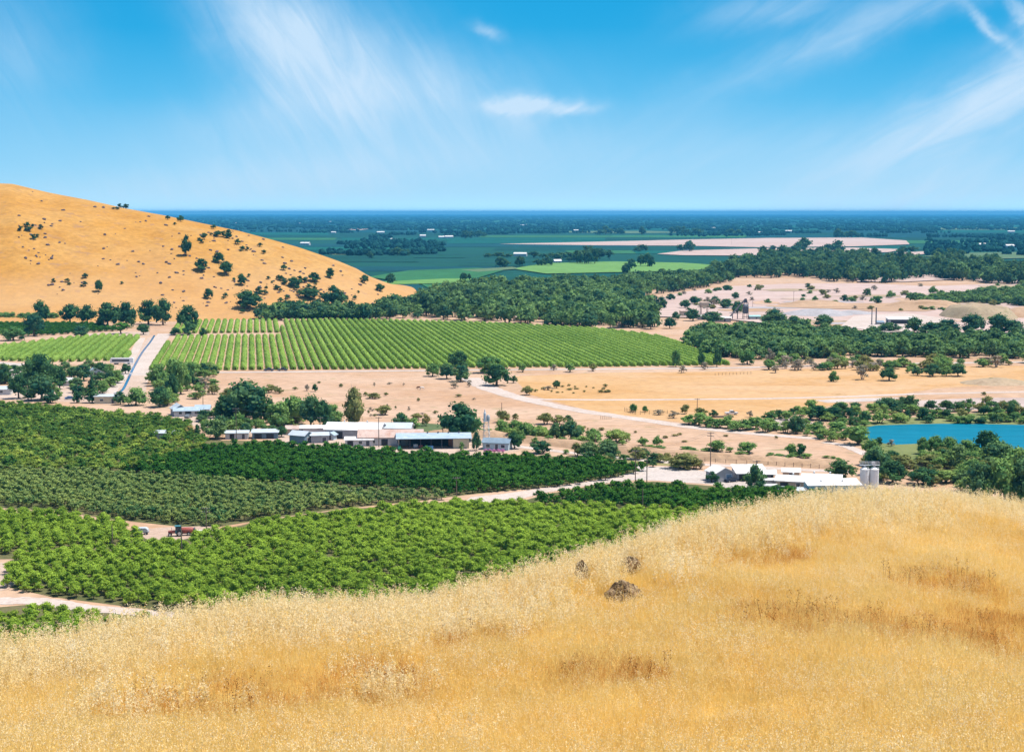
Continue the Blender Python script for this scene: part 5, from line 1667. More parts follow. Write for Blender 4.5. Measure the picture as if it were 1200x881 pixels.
# the barn with the open front
r = empty('barn', G(508, 523), math.radians(4))
tag(r, 'wide blue roofed barn with an open front and a cream end wall', 'barn')
W_, D_, E_, R_ = 24.0, 11.0, 3.6, 4.6
mb = MB()
mb.box((0, D_ / 2 - .1, 1.8), (W_, .2, 3.6)); mb.box((-W_ / 2 + .1, 0, 1.7), (.2, D_ - .4, 3.4))
mb.build('back_wall', cream_wall, r)
mb = MB(); mb.prism([(-D_ / 2, 0), (D_ / 2 - .22, 0), (D_ / 2 - .22, E_), (0, R_), (-D_ / 2, E_)], 0, W_ / 2 - .2, W_ / 2); mb.box((W_ / 2 - 2.8, -D_ / 2 + .12, E_ / 2), (5.2, .2, E_ - .02)); mb.build('end_wall', cream_wall, r)
for q in range(6):
    MB().box((-W_ / 2 + .3 + q * 3.6, -D_ / 2 + .15, E_ / 2), (.22, .22, E_)).build('post', dark_steel, r)
mb = MB(); roof_slabs(mb, W_, D_, E_, R_, 'x', .9, .16); rf = mb.build('roof', grey_roof, r)
for q in range(4):
    v = MB(); xv = -2 + q * 3.6; v.tube((xv, -.4, R_ - .2), (xv, -.4, R_ + .45), .2, n=10); v.lathe([(.32, R_ + .4), (.32, R_ + .52), (.04, R_ + .7)], (xv, -.4, 0), 10); v.build('roof_vent', dark_steel, rf)
MB().box((6.2, -2.5, 1.5), (2.2, .1, 2.9)).build('inner_door', plain('rust_door', (.30, .13, .08)), r)
MB().box((0, 1.5, 1.6), (W_ - 7.0, .15, 3.1)).build('inner_shade_panel', darkness, r)  # dark panel; the shade deep in the barn is put into its colour
for (px, py, sx, sy, sz, m_, lab) in [(503, 527, 2.6, 1.2, 1.2, blue_paint, 'blue crate bin standing in the open front of the barn'), (487, 524.5, 1.6, 1.2, 1.1, steel, 'grey metal bin beside the barn posts'), (493, 525, 1.2, 1.0, .9, red_paint, 'reddish fruit bin at the front of the barn'), (456, 526, 1.4, 1.0, .9, plain('orange_plastic', (.62, .38, .10)), 'orange bin outside the rusty roofed workshop'), (468, 526.5, .9, .9, 1.0, plain('green_plastic', (.05, .35, .22)), 'green drum box outside the rusty roofed workshop')]:
    r = empty('storage_bin', G(px, py), .2)
    tag(r, lab, 'bin')
    mb = MB(); t_ = .07
    mb.box((0, 0, .12), (sx, sy, t_))
    for sg in (-1, 1):
        mb.box((sg * (sx / 2 - t_ / 2), 0, .12 + sz / 2), (t_, sy, sz)); mb.box((0, sg * (sy / 2 - t_ / 2), .12 + sz / 2), (sx - 2 * t_ - .004, t_, sz))
    mb.build('body', m_, r)
    mb = MB()
    for sg in (-1, 1): mb.box((sg * sx * .35, 0, .04), (.12, sy, .08))
    mb.build('skid', wood_pole, r)
building('store_shed', 'white low roofed shed row behind the slate shed', 'shed', 360, 508, 13, 5, 2.3, 3.0, 3, white_wall, white_roof, 'x', [('F', -2, 0, 1.6, 1.9, 'door')])
building('store_shed', 'pinkish roofed small shed behind the slate shed', 'shed', 343, 508.5, 4.4, 4, 2.2, 3.1, 0, tan_wall, rust_roof, 'x', [('F', 0, 0, 1.2, 1.8, 'door')])
building('house', 'small slate roofed house with a pale blue gable end below the steel tower', 'house', 583, 526, 9.0, 5.6, 2.5, 3.7, -14, blue_wall, slate_roof, 'x', [('F', -2.6, .9, 1.3, 1.0, 'window'), ('F', .4, 0, 1.0, 2.0, 'door'), ('F', 2.6, .9, 1.3, 1.0, 'window')])
building('house', 'long light blue roofed house beside the dark round tree', 'house', 221, 487, 11, 5.5, 2.3, 3.4, 8, white_wall, grey_roof, 'x', [('F', -3, .9, 1.2, 1.0, 'window'), ('F', 0, 0, 2.4, 2.0, 'opening'), ('F', 3.2, .9, 1.4, 1.0, 'window')])
building('house', 'grey gabled house end beside the long light blue roof', 'house', 209.5, 486, 5.0, 7, 2.7, 4.3, 24, grey_wall, pale_roof, 'y', [('F', 0, .9, 1.2, 1.1, 'window')])
building('house', 'light blue roofed outbuilding at the end of the long house', 'house', 238, 485, 5.5, 4.5, 2.3, 3.6, 4, white_wall, grey_roof, 'x', [('F', 0, 0, 2.2, 1.9, 'white_door')])
building('shed', 'low white walled shed behind the bright domed tree', 'shed', 278, 513.5, 8, 4.5, 2.2, 2.8, 4, white_wall, pale_roof, 'x', [('F', -1.6, 0, 1.6, 1.8, 'opening'), ('F', 2.4, 0, 1.0, 1.8, 'door')])
building('shed', 'low dark fronted shed with a pale flat roof beside the slate shed', 'shed', 311, 513, 9, 5, 2.2, 2.7, 5, teal_wall, pale_roof, 'up', [('F', -2.4, 0, 2.6, 1.8, 'opening'), ('F', 1.8, 0, 2.6, 1.8, 'opening')])
building('shed', 'tiny white walled shed behind the old citrus trees', 'shed', 196, 513.5, 8, 3, 2.0, 2.5, 0, white_wall, pale_roof, 'up', [('F', 1, 0, 1.2, 1.6, 'door')])
building('shed', 'cream walled flat farm shed beside the dark conifer', 'shed', 126, 472, 10, 5, 2.9, 3.2, 4, cream_wall, pale_roof, 'up', [('F', 2.6, 0, 1.0, 2.0, 'door'), ('F', -2, 1.0, 1.4, .9, 'window')])
building('cottage', 'white cottage with a pale roof between dark trees', 'cottage', 80, 451.5, 9, 5, 2.4, 3.5, 6, white_wall, white_roof, 'x', [('F', -2, .8, 1.2, 1.1, 'window'), ('F', 1.5, 0, 1.2, 2, 'door')])
building('cottage', 'blue gabled cottage half hidden by dark trees near the canal', 'cottage', 111, 441, 8, 6, 2.5, 4.2, 20, blue_wall, grey_roof, 'y', [('F', 0, .9, 1.4, 1.2, 'window')])
building('cottage', 'white cottage beside the bare pale yard at the picture edge', 'cottage', 3, 462, 8, 5, 2.5, 3.6, 6, white_wall, pale_roof, 'x', [('F', 0, .9, 1.3, 1.0, 'window')])
building('cottage', 'little pink roofed shed behind the conifer', 'shed', 95, 462.5, 4, 3.4, 2.0, 2.8, 10, tan_wall, rust_roof, 'x', [('F', 0, 0, .9, 1.7, 'door')])
# long white trailer beside the canal road
r = empty('white_trailer', G(143, 427), .08); tag(r, 'long white trailer with a dark window band beside the canal road', 'trailer')
mb = MB(); mb.prism([(-6, .9), (6, .9), (6, 3.1), (5.6, 3.5), (-5.6, 3.5), (-6, 3.1)], 1, -1.3, 1.3); mb.build('body', white_paint, r)
MB().box((-.5, -1.33, 2.2), (9.0, .08, 1.1)).build('window_band', glass, r)
for sx in (-3.6, -2.4, 3.4):
    for sy in (-1.1, 1.1):
        wh = MB().tube((sx, sy - .15, .45), (sx, sy + .15, .45), .45, n=14).build('wheel', rubber, r)
        MB().tube((sx, sy - .17, .45), (sx, sy + .17, .45), .2, n=10).build('rim', steel, wh)

# the white roofed sheds above the wedge orchard
building('garage', 'grey gabled garage with a white roof beside the pale farm yard', 'garage', 843, 563, 5.8, 6.0, 2.9, 4.3, 24, grey_wall, white_roof, 'y', [('F', 1.4, 0, 1.9, 2.3, 'blue_door'), ('R', -1, 0, 1.2, 2.0, 'door')])
building('open_shed', 'white roofed open shed behind the tree with the pole', 'shed', 878, 561, 9, 8, 2.3, 3.6, 4, grey_wall, white_roof, 'up', [('F', -2, 0, 4, 2.0, 'opening')])
r = empty('carport', G(897, 564), math.radians(-4)); tag(r, 'white roofed carport sheltering a white car', 'carport')
for sx in (-2.6, 2.6):
    for sy in (-2.4, 2.4): MB().box((sx, sy, 1.3), (.16, .16, 2.6)).build('post', tan_wall, r)
mb = MB(); roof_slabs(mb, 5.6, 5.2, 2.6, 3.5, 'x', .4, .14); mb.build('roof', white_roof, r)
MB().box((0, 2.5, 1.2), (5.0, .12, 2.3)).build('back_wall', darkness, r)  # coloured dark to stand in for the shade under the roof
building('shed', 'white roofed farm building behind the parked car', 'shed', 929, 571, 9, 7, 2.4, 3.5, -18, tan_wall, white_roof, 'x', [('F', -2, 0, 2.4, 1.9, 'opening'), ('F', 2, .9, 1.2, .9, 'window'), ('L', 0, 0, 1.4, 2.0, 'door')], None, 1)
building('shed', 'small white roofed shed peeking behind the white farm building', 'shed', 927, 560, 5, 4, 2.2, 3.0, -10, tan_wall, white_roof, 'x', [('F', 0, 0, 1.2, 1.8, 'door')])
building('shed', 'wide white roofed building with a pale grey lean roof toward the silos', 'shed', 963, 571, 11, 8, 2.7, 3.9, -12, white_wall, white_roof, 'x', [('F', -2, .9, 1.2, 1.0, 'window'), ('F', 2, 0, 1.2, 2.0, 'door')], None, 2)
building('shed', 'aqua fronted shed with a long white roof before the silos', 'shed', 975, 577.5, 15, 6, 2.7, 3.5, 4, aqua_wall, white_roof, 'up', [('F', -5.6, 0, 1.0, 1.6, 'door'), ('F', -2.6, .2, 1.9, .9, 'white_door')], None, 2)
building('garden_wall_shed', 'low white walled pump shed behind the white gas tank', 'shed', 905, 569.5, 4.6, 2.2, 1.9, 2.0, 3, white_wall, white_roof, 'up', [('R', 0, 0, .8, 1.6, 'door')])
building('stone_shed', 'low pale stone shed in front of the white roofed farm buildings', 'shed', 940, 579.5, 6.5, 2.4, 1.3, 1.7, 4, plain('pale_stone', (.60, .50, .44)), pale_roof, 'up', [('F', 1, 0, .9, 1.1, 'opening')])
# silos
for i, (px, lab) in enumerate([(1013, 'tall pale grey silo nearer the white roofs, first of two'), (1024, 'tall pale grey silo nearer the green tree, second of two')]):
    r = empty('silo', G(px, 572), .3 * i); tag(r, lab, 'silo', 'pair of grain silos')
    mb = MB()
    mb.lathe([(1.36, 0), (1.36, 1.9), (1.39, 1.92), (1.39, 2.0), (1.36, 2.02), (1.36, 3.9), (1.39, 3.92), (1.39, 4.0), (1.36, 4.02), (1.36, 5.6)], (0, 0, 0), 28); mb.build('body', plain('silo_paint', (.72, .74, .76), .06, .8, .5), r, False)
    rf = MB().lathe([(1.42, 5.58), (1.42, 5.68), (.4, 6.35), (.3, 6.4), (.3, 6.65), (.1, 6.7)], (0, 0, 0), 28).build('roof', white_roof, r)
    MB().box((.75, -.8, 6.15), (.5, .5, .25)).build('hatch', steel, rf)
    mb = MB()
    for sx in (-.22, .22): mb.box((sx + .5, -1.42 + .03, 2.9), (.05, .05, 5.6))
    for q in range(14): mb.box((.5, -1.42 + .03, .3 + q * .4), (.4, .045, .045))
    mb.build('ladder', white_paint, r)
r = empty('catwalk', G(1018.5, 572), 0); tag(r, 'pale railed catwalk crossing over the two silos', 'catwalk')
MB().box((0, 0, 6.82), (5.8, 1.1, .08)).build('deck', steel, r)
mb = MB()
for sy in (-.55, .55):
    for q in range(8): mb.box((-2.8 + q * .8, sy, 7.35), (.06, .06, 1.05))
    for z in (7.4, 7.85): mb.box((0, sy, z), (5.7, .05, .06))
mb.build('railing', white_paint, r)
mb = MB()
for sx in (-1.4, 1.4):
    for sy in (-.3, .3): mb.box((sx, sy, 6.55), (.1, .1, .5))
mb.build('support', steel, r)
MB().box((1.1, 0, 7.3), (1.0, .8, .9)).build('motor_box', white_paint, r)
# gas tank
r = empty('gas_tank', G(903, 573.5), .06); tag(r, 'long white round ended gas tank lying on low saddles', 'tank')
MB().lathe([(.05, -2.3), (.35, -2.24), (.58, -2.02), (.66, -1.7), (.66, 1.7), (.58, 2.02), (.35, 2.24), (.05, 2.3)], (0, 0, 1.05), 20, 0).build('body', white_paint, r, True)
for sx in (-1.3, 1.3): MB().box((sx, 0, .25), (.3, 1.0, .55)).build('saddle', steel, r)
MB().tube((0, 0, 1.68), (0, 0, 1.92), .2, n=12).build('valve_cap', steel, r)

# lattice tower with two tanks
r = empty('lattice_tower', G(570, 521), .2); tag(r, 'pale steel lattice tower carrying two grey tanks above the small house', 'tower')
mb = MB()
for sx in (-1, 1):
    for sy in (-1, 1):
        mb.tube((sx * 1.15, sy * 1.15, 0), (sx * .75, sy * .75, 8.2), .09, .08, 6)
for q in range(5):
    z0, z1 = q * 1.64, (q + 1) * 1.64
    a, b = 1.15 - .4 * z0 / 8.2, 1.15 - .4 * z1 / 8.2
    for k_ in range(4):
        c0 = [(-1, -1), (1, -1), (1, 1), (-1, 1)][k_]; c1 = [(1, -1), (1, 1), (-1, 1), (-1, -1)][k_]
        mb.tube((c0[0] * a, c0[1] * a, z0), (c1[0] * b, c1[1] * b, z1), .045, n=5); mb.tube((c0[0] * b, c0[1] * b, z1), (c1[0] * b, c1[1] * b, z1), .05, n=5)
mb.build('frame', steel, r)
MB().box((0, 0, 8.28), (2.2, 1.8, .12)).build('platform', steel, r)
MB().lathe([(.42, 8.35), (.46, 8.5), (.46, 11.0), (.2, 11.6), (.16, 12.2), (.05, 12.3)], (-.55, 0, 0), 14).build('tall_tank', pale_roof, r)
MB().lathe([(.3, 8.35), (.62, 8.6), (.66, 9.8), (.4, 10.4), (.08, 10.5)], (.62, 0, 0), 14).build('round_tank', plain('tank_grey', (.40, .44, .47)), r)
# garden flowers by the little house
for x in (569, 574, 579, 584, 589):
    spot('flower_bush', 'green_shrub', x, 530.5, 6, 4.5, 'low pink flowering bush in front of the small slate roofed house', 'bush', 'pink flowering bushes of the small house').children[0].data = SPECIES['shrub']['crowns'][0].mesh('crown', flower)

# ------------------------------------------------------------------ the quarry
r = empty('crusher_tower', G(873.5, 375), .15); tag(r, 'tall dark steel crusher tower of the quarry plant', 'tower')
mb = MB()
for sx in (-1, 1):
    for sy in (-1, 1): mb.tube((sx * 1.7, sy * 1.7, 0), (sx * 1.5, sy * 1.5, 13.2), .2, n=6)
for z in (2.5, 5.0, 10.6, 13.0):
    for k_ in range(4):
        c0 = [(-1, -1), (1, -1), (1, 1), (-1, 1)][k_]; c1 = [(1, -1), (1, 1), (-1, 1), (-1, -1)][k_]
        mb.tube((c0[0] * 1.6, c0[1] * 1.6, z), (c1[0] * 1.6, c1[1] * 1.6, z), .12, n=5)
mb.build('frame', dark_steel, r)
MB().box((0, 0, 7.6), (3.7, 3.7, 4.6)).build('hopper', dark_steel, r)
MB().box((0, 0, 11.0), (2.8, 2.8, 1.8)).build('screen_box', steel, r)
MB().prism([(-1.2, 13.1), (1.2, 13.1), (.5, 16), (-.5, 16)], 1, -1.2, 1.2).build('head', dark_steel, r)
r = empty('conveyor', G(873.5, 375), .15); tag(r, 'long sloping conveyor climbing to the top of the crusher tower', 'conveyor')
mb = MB(); a, b = Vector((-13.5, -1, 1.2)), Vector((-.4, 0, 15.6))
mb.tube(a, b, .75, .65, 4); mb.build('belt_housing', plain('conveyor_grey', (.17, .16, .17)), r)
for q in (.25, .55):
    p = a.lerp(b, q)
    mb = MB()
    for sy in (-.8, .8): mb.tube((p.x, p.y + sy, -.1), (p.x, p.y + sy * .4, p.z), .16, n=6)
    mb.build('support', dark_steel, r)
MB().prism([(-16, 0), (-12, 0), (-12.6, 2.6), (-15.6, 2.6)], 1, -2.6, .6).build('feed_hopper', steel, r)
building('quarry_building', 'flat tan quarry building with a rusty edge beside the plant', 'building', 806, 371, 12, 6, 4.4, 4.8, 6, tan_wall, rust_roof, 'up', [('F', 2, 0, 2.4, 3, 'opening'), ('F', -3, 1.6, 1.6, 1.2, 'window')])
building('quarry_building', 'white roofed long quarry office before the conveyor', 'building', 846, 377, 13, 6, 3.0, 3.8, -6, grey_wall, white_roof, 'x', [('F', -3, 1, 1.6, 1.2, 'window'), ('F', 2, 0, 1.4, 2.2, 'door')])
building('quarry_building', 'white roofed low store among the quarry machines', 'building', 829, 374.5, 14, 6, 2.8, 3.5, 4, grey_wall, white_roof, 'x', [('F', -3, 0, 4, 2.4, 'opening')])
building('quarry_building', 'small teal roofed hut at the foot of the crusher tower', 'building', 884, 375, 8, 5, 2.8, 3.6, 4, grey_wall, plain('teal_roof', (.30, .52, .52)), 'x', [('F', 1, 0, 1.6, 2.2, 'door')])
r = empty('gantry', G(825, 369), .1); tag(r, 'pale square gantry frame standing over the quarry stores', 'gantry')
mb = MB()
for sx in (-2.6, 2.6):
    for sy in (-2, 2): mb.box((sx, sy, 5), (.5, .5, 10))
mb.build('frame', tan_wall, r); MB().box((0, 0, 8.6), (6.4, 5.2, 2.4)).build('bin', tan_wall, r); MB().prism([(-2.4, 7.35), (2.4, 7.35), (.6, 5), (-.6, 5)][::-1], 1, -1.6, 1.6).build('hopper', cream_wall, r)
building('quarry_shed', 'large white roofed open shed on the quarry floor beside the chimney stacks', 'shed', 1057, 380.5, 21, 12, 4.2, 5.0, -3, grey_wall, white_roof, 'up', [('F', 0, 0, 18, 3.7, 'opening'), ('L', 0, 0, 4, 3.2, 'opening')])
for px, hh, rr, lab in [(1021.5, 12.0, .38, 'slim dark chimney stack by the quarry shed, shorter of two'), (1026.5, 12.8, .48, 'dark chimney stack by the quarry shed, taller of two')]:
    r = empty('chimney_stack', G(px, 382), 0); tag(r, lab, 'chimney')
    MB().tube((0, 0, 1.2), (0, 0, hh), rr, rr * .8, 12).build('pipe', dark_steel, r)
    MB().prism([(-1.3, 0), (1.3, 0), (1.0, 1.3), (-1.0, 1.3)], 1, -1.2, 1.2).build('base', plain('stack_base', (.30, .30, .31)), r)
    MB().lathe([(rr * 1.1, hh - .4), (rr * 1.1, hh + .1), (rr * .8, hh + .15)], (0, 0, 0), 12).build('cap', dark_steel, r)
building('burner_house', 'low grey burner house at the foot of the chimney stacks', 'building', 1031, 381.5, 5, 4, 2.4, 3.2, 0, grey_wall, slate_roof, 'up', [('F', 0, 0, 1.4, 1.8, 'door')])


def mound(name, label, px, py, w, d, h, mat, flat, seed, skew=0.0):
    """a heap of loose material"""
    n = 46
    xs_, ys_ = np.meshgrid(np.linspace(-1, 1, n), np.linspace(-1, 1, n // 2))
    R = np.maximum(np.sqrt(xs_ ** 2 + ys_ ** 2), np.abs(xs_) * .9)
    t = np.clip((1 - R) / (1 - flat), 0, 1)
    z = h * t ** .9 * (1 + .35 * vnoise(xs_ * 40 + seed * 17, ys_ * 20, 11)) * (1 + skew * xs_) + vnoise(xs_ * 40 + seed, ys_ * 30, 3) * h * .10 * (t > 0) * t
    c = G(px, py)
    P = np.stack([c.x + xs_ * w / 2, c.y + ys_ * d / 2, z - .05 * (t == 0) + .3 * (t > 0)], 2).reshape(-1, 3)
    m_ = n
    F = np.array([[i * m_ + j, i * m_ + j + 1, (i + 1) * m_ + j + 1, (i + 1) * m_ + j] for i in range(n // 2 - 1) for j in range(n - 1)])
    o = MB().add(P, F).build(name, mat, None, True)
    o.location = (0, 0, 0)
    return tag(o, label, 'mound')


mound('gravel_heap', 'long pale grey heap of crushed gravel behind the dark trees', 958, 369, 58, 70, 4.2, gravel_grey, .35, 1)
mound('gravel_heap', 'smaller pale grey gravel heap behind the chimney stacks', 1000, 368, 40, 50, 2.2, gravel_grey, .3, 2)
mound('spoil_mound', 'big flat topped olive brown spoil mound beyond the quarry shed', 1146, 372, 56, 90, 8.5, spoil, .70, 3)
mound('spoil_mound', 'brown spoil mound at the picture edge past the flat topped mound', 1206, 371, 44, 80, 7, brown, .3, 4)
mound('spoil_mound', 'low reddish earth bank running behind the quarry shed', 1085, 360, 74, 60, 5.0, brown, .55, 5)
mound('spoil_mound', 'low brown earth heap behind the long gravel heap', 955, 358, 70, 60, 3.6, brown, .4, 6)
mound('earth_heap', 'low stony heap on the dry field beyond the lake', 1168, 449, 34, 24, 1.9, spoil, .3, 7)

# ------------------------------------------------------------------ vehicles
def wheel(r, x, y, rad, wd):
    t = MB().tube((x, y - wd / 2, rad), (x, y + wd / 2, rad), rad, n=16).build('wheel', rubber, r)
    MB().tube((x, y - wd / 2 - .02, rad), (x, y + wd / 2 + .02, rad), rad * .55, n=12).build('rim', steel, t)


def car(name, label, px, py, rz, paint, kind='car', z=0):
    r = empty(name, G(px, py, z), rz); tag(r, label, kind)
    if kind == 'pickup truck':
        body = [(-2.6, .45), (2.6, .45), (2.6, .95), (2.45, 1.05), (1.3, 1.1), (.75, 1.75), (-.55, 1.8), (-.75, 1.1), (-2.6, 1.05)]
        win = [(1.15, 1.12), (.68, 1.66), (-.45, 1.70), (-.6, 1.12)]
    else:
        body = [(-2.15, .35), (2.15, .35), (2.2, .75), (2.0, .88), (1.05, .96), (.45, 1.42), (-.85, 1.46), (-1.6, 1.0), (-2.15, .92)]
        win = [(.95, .98), (.4, 1.34), (-.8, 1.38), (-1.4, 1.0)]
    MB().prism(body[::-1], 1, -.86, .86).build('body', paint, r)
    MB().prism(win[::-1], 1, -.875, .875).build('window', glass, r)
    k = body[4][0]; ws = [p for p in body if p[1] > 1.3]
    a, b = Vector((k - .04, 0, body[4][1] + .06)), Vector((ws[0][0] + .08, 0, ws[0][1] - .06))
    m_ = (a + b) / 2; an = math.atan2(b.z - a.z, b.x - a.x)
    MB().box((m_.x + .03, 0, m_.z + .03), ((b - a).length, 1.5, .04), rot=Matrix.Rotation(-an, 4, 'Y')).build('windscreen', glass, r)
    for sy in (-.62, .62): MB().box((body[1][0] - .01, sy, .7), (.1, .34, .16)).build('headlight', white_paint, r)
    wb = 1.55 if kind == 'pickup truck' else 1.32
    for sx in (-wb, wb):
        for sy in (-.78, .78): wheel(r, sx, sy, .36 if kind == 'pickup truck' else .32, .22)
    return r


car('parked_car', 'white car parked under the carport', 899.5, 563.5, 1.0, white_paint)
car('parked_car', 'silver car parked beside the white gas tank', 918, 575.5, .35, plain('silver_paint', (.55, .60, .64), .05, 2, .35, .3))
car('parked_car', 'blue car parked in the yard behind the old citrus trees', 82, 468, .2, blue_paint)
car('parked_car', 'grey car parked in front of the long light blue roofed house', 221, 489.5, 1.3, plain('grey_paint', (.22, .25, .28), .05, 2, .35, .3))
car('parked_truck', 'dark pickup truck at the foot of the striped orchard, nearer the willow clump', 315, 434.8, .05, dark_paint, 'pickup truck')
car('parked_truck', 'dark pickup truck at the foot of the striped orchard, farther along the road', 331, 434.6, .05, dark_paint, 'pickup truck')
car('parked_car', 'dark car parked beside the grey garage', 857, 564.5, .5, dark_paint)
# tractor and spray tank in the orchard yard
s0 = G(207, 628)
r = empty('tractor', s0, .12); tag(r, 'teal and red tractor standing in the yard between the orchards', 'tractor')
MB().prism([(-.2, .8), (-2.0, .7), (-2.05, 1.35), (-.2, 1.5)], 1, -.38, .38).build('bonnet', red_paint, r)
MB().prism([(-.3, .7), (1.1, .7), (1.15, 1.3), (.9, 1.4), (-.3, 1.4)][::-1], 1, -.6, .6).build('body', teal_paint, r)
mb = MB()
for sx in (-.2, 1.0):
    for sy in (-.6, .6): mb.tube((sx, sy, 1.3), (sx, sy, 2.5), .05, n=6)
mb.build('cab_frame', teal_paint, r); MB().box((.4, 0, 2.56), (1.7, 1.5, .12)).build('cab_roof', teal_paint, r); MB().box((.4, 0, 1.95), (1.15, 1.15, 1.0)).build('cab_glass', glass, r)
for sy in (-.75, .75): wheel(r, .75, sy, .78, .42); wheel(r, -1.6, sy * .85, .48, .28)
MB().tube((-1.2, .1, 1.4), (-1.2, .1, 2.2), .05, n=8).build('exhaust', dark_steel, r)
r = empty('spray_trailer', G(219, 627), .12); tag(r, 'red round tank trailer hitched behind the tractor', 'trailer')
MB().lathe([(.1, -1.7), (.62, -1.6), (.75, -1.3), (.75, 1.3), (.62, 1.6), (.1, 1.7)], (0, 0, 1.3), 18, 0).build('tank', red_paint, r, True)
MB().box((-.3, 0, .55), (4.2, .7, .14)).build('chassis', dark_steel, r)
MB().tube((1.7, 0, 1.3), (2.05, 0, 1.3), .7, n=16).build('fan_housing', dark_steel, r)
for sy in (-.7, .7): wheel(r, .5, sy, .48, .3)
r = empty('covered_trailer', G(167, 626), .05); tag(r, 'low trailer under a pale grey cover beside the yellow green orchard', 'trailer')
MB().prism([(-1.5, .75), (1.5, .75), (1.4, 1.4), (.9, 1.75), (-.9, 1.75), (-1.4, 1.4)], 1, -.9, .9).build('cover', pale_roof, r)
MB().box((0, 0, .65), (3.1, 1.7, .16)).build('bed', dark_steel, r)
for sx in (-.9, .9):
    for sy in (-.8, .8): wheel(r, sx, sy, .34, .22)
for i, (px, py, lab) in enumerate([(217, 622.5, 'low stack of white pipes lying behind the red tank trailer'), (232, 623, 'low stack of white pipes lying beside the pole in the yard')]):
    r = empty('pipe_bundle', G(px, py), .05); tag(r, lab, 'pipes')
    for q in range(5): MB().tube((-1.6, q * .26 - .5, .13 if q < 3 else .36), (1.6, q * .26 - .5 if q < 3 else (q - 3) * .26 - .37, .13 if q < 3 else .36), .12, n=10).build('pipe', white_paint, r)

# ------------------------------------------------------------------ poles and wires
def pole(px, py, hpx, label, arms=1):
    p = G(px, py); s = (p - Vector((0, 0, CAMZ))).length / FPX
    h = hpx * s * 1.02
    r = empty('utility_pole', p, rT.uniform(-.3, .3)); tag(r, label, 'utility pole')
    MB().tube((0, 0, -.05), (0, 0, h), .16, .11, 9).build('post', wood_pole, r)
    for q in range(arms):
        z = h - .35 - q * .9
        a = MB().box((0, -.14, z), (2.2, .12, .14)).build('crossarm', wood_pole, r)
        for sx in (-.95, -.35, .35, .95): MB().lathe([(.04, 0), (.07, .05), (.05, .12), (.07, .16), (.02, .2)], (sx, -.14, z + .07), 8).build('insulator', steel, a)
    return r, h


P1, h1 = pole(444, 524, 35, 'wooden utility pole in front of the rusty roofed workshop', 1)
P2, h2 = pole(375.5, 507, 18, 'wooden utility pole between the slate shed and the white roof', 1)
P3, h3 = pole(519, 511, 24, 'wooden utility pole against the great dark domed tree', 1)
P4, h4 = pole(277, 517, 38, 'tall wooden utility pole beside the low white walled shed', 2)
pole(238, 477, 19, 'wooden utility pole behind the light blue roofed house', 1)
P5, h5 = pole(744.5, 564, 36, 'wooden utility pole at the tip of the dark orchard, first of two', 1)
P6, h6 = pole(758, 565, 33, 'wooden utility pole at the tip of the dark orchard, nearest the pale yard', 0)
P7, h7 = pole(832.5, 550, 43, 'tall wooden utility pole behind the grey garage', 2)
P8, h8 = pole(886, 574, 34, 'wooden utility pole standing before the green tree by the white roof', 1)
pole(817, 481, 14, 'small wooden pole in the golden field above the scrub strip', 1)
pole(535, 584, 25, 'wooden utility pole on the lower edge of the dark orchard', 1)
pole(408, 593, 19, 'wooden utility pole on the lower edge of the mottled orchard', 1)
pole(213, 652, 36, 'wooden pole standing in the near orchard below the tractor', 0)
pole(242, 626, 31, 'wooden utility pole by the yard behind the red tank trailer', 2)
pole(132, 646, 30, 'wooden pole between the two yellow green orchard blocks', 0)
pole(753, 600, 28, 'dark wooden pole at the lower edge of the wedge orchard', 0)
pole(588, 492, 20, 'thin wooden pole rising from the grey olive bush', 0)
pole(64, 504, 14, 'thin wooden pole at the edge of the gappy old orchard', 0)
pole(698, 521, 12, 'short wooden pole on the earth bank', 0)
pole(930, 357, 15, 'far wooden pole on the pale quarry field', 1)
pole(882, 361, 12, 'far wooden pole just behind the crusher tower', 1)
pole(857, 288, 8, 'far pole on the pale field of the plain', 1)


def wire(A, ha, B, hb, label):
    a, b = A.location + Vector((0, -.14, ha - .1)), B.location + Vector((0, -.14, hb - .1))
    mb = MB(); n = 10
    for off in (-.9, .9):
        last = None
        for i in range(n + 1):
            t = i / n
            p = a.lerp(b, t) + Vector((off, 0, -.9 * 4 * t * (1 - t)))
            if last is not None: mb.tube(last, p, .022, n=4, caps=False)
            last = p
    tag(mb.build('power_line', dark_steel), label, 'power line')


wire(P4, h4, P2, h2, 'sagging pair of wires over the farmyard grove')
wire(P2, h2, P1, h1, 'sagging pair of wires above the packing shed')
wire(P1, h1, P3, h3, 'sagging pair of wires toward the great dark domed tree')
wire(P5, h5, P7, h7, 'sagging pair of wires above the pale farm yard')
wire(P7, h7, P8, h8, 'sagging pair of wires above the white roofed open shed')

# fences of posts and wire
def fence(label, pts, n, h=1.3):
    L = [G(x, y) for x, y in pts]
    r = empty('wire_fence', L[0], 0); tag(r, label, 'fence')
    o = L[0]
    seg = [(L[i], L[i + 1]) for i in range(len(L) - 1)]
    for a, b in seg:
        for i in range(n + 1):
            p = a.lerp(b, i / n) - o
            MB().box((p.x, p.y, h / 2 - .02), (.14, .14, h * rT.uniform(.9, 1.15))).build('post', wood_pole, r)
    mb = MB()
    for a, b in seg:
        for z in (.4, .8, 1.15): mb.tube((a - o) + Vector((0, 0, z)), (b - o) + Vector((0, 0, z)), .012, n=4, caps=False)
    mb.build('wire', dark_steel, r)


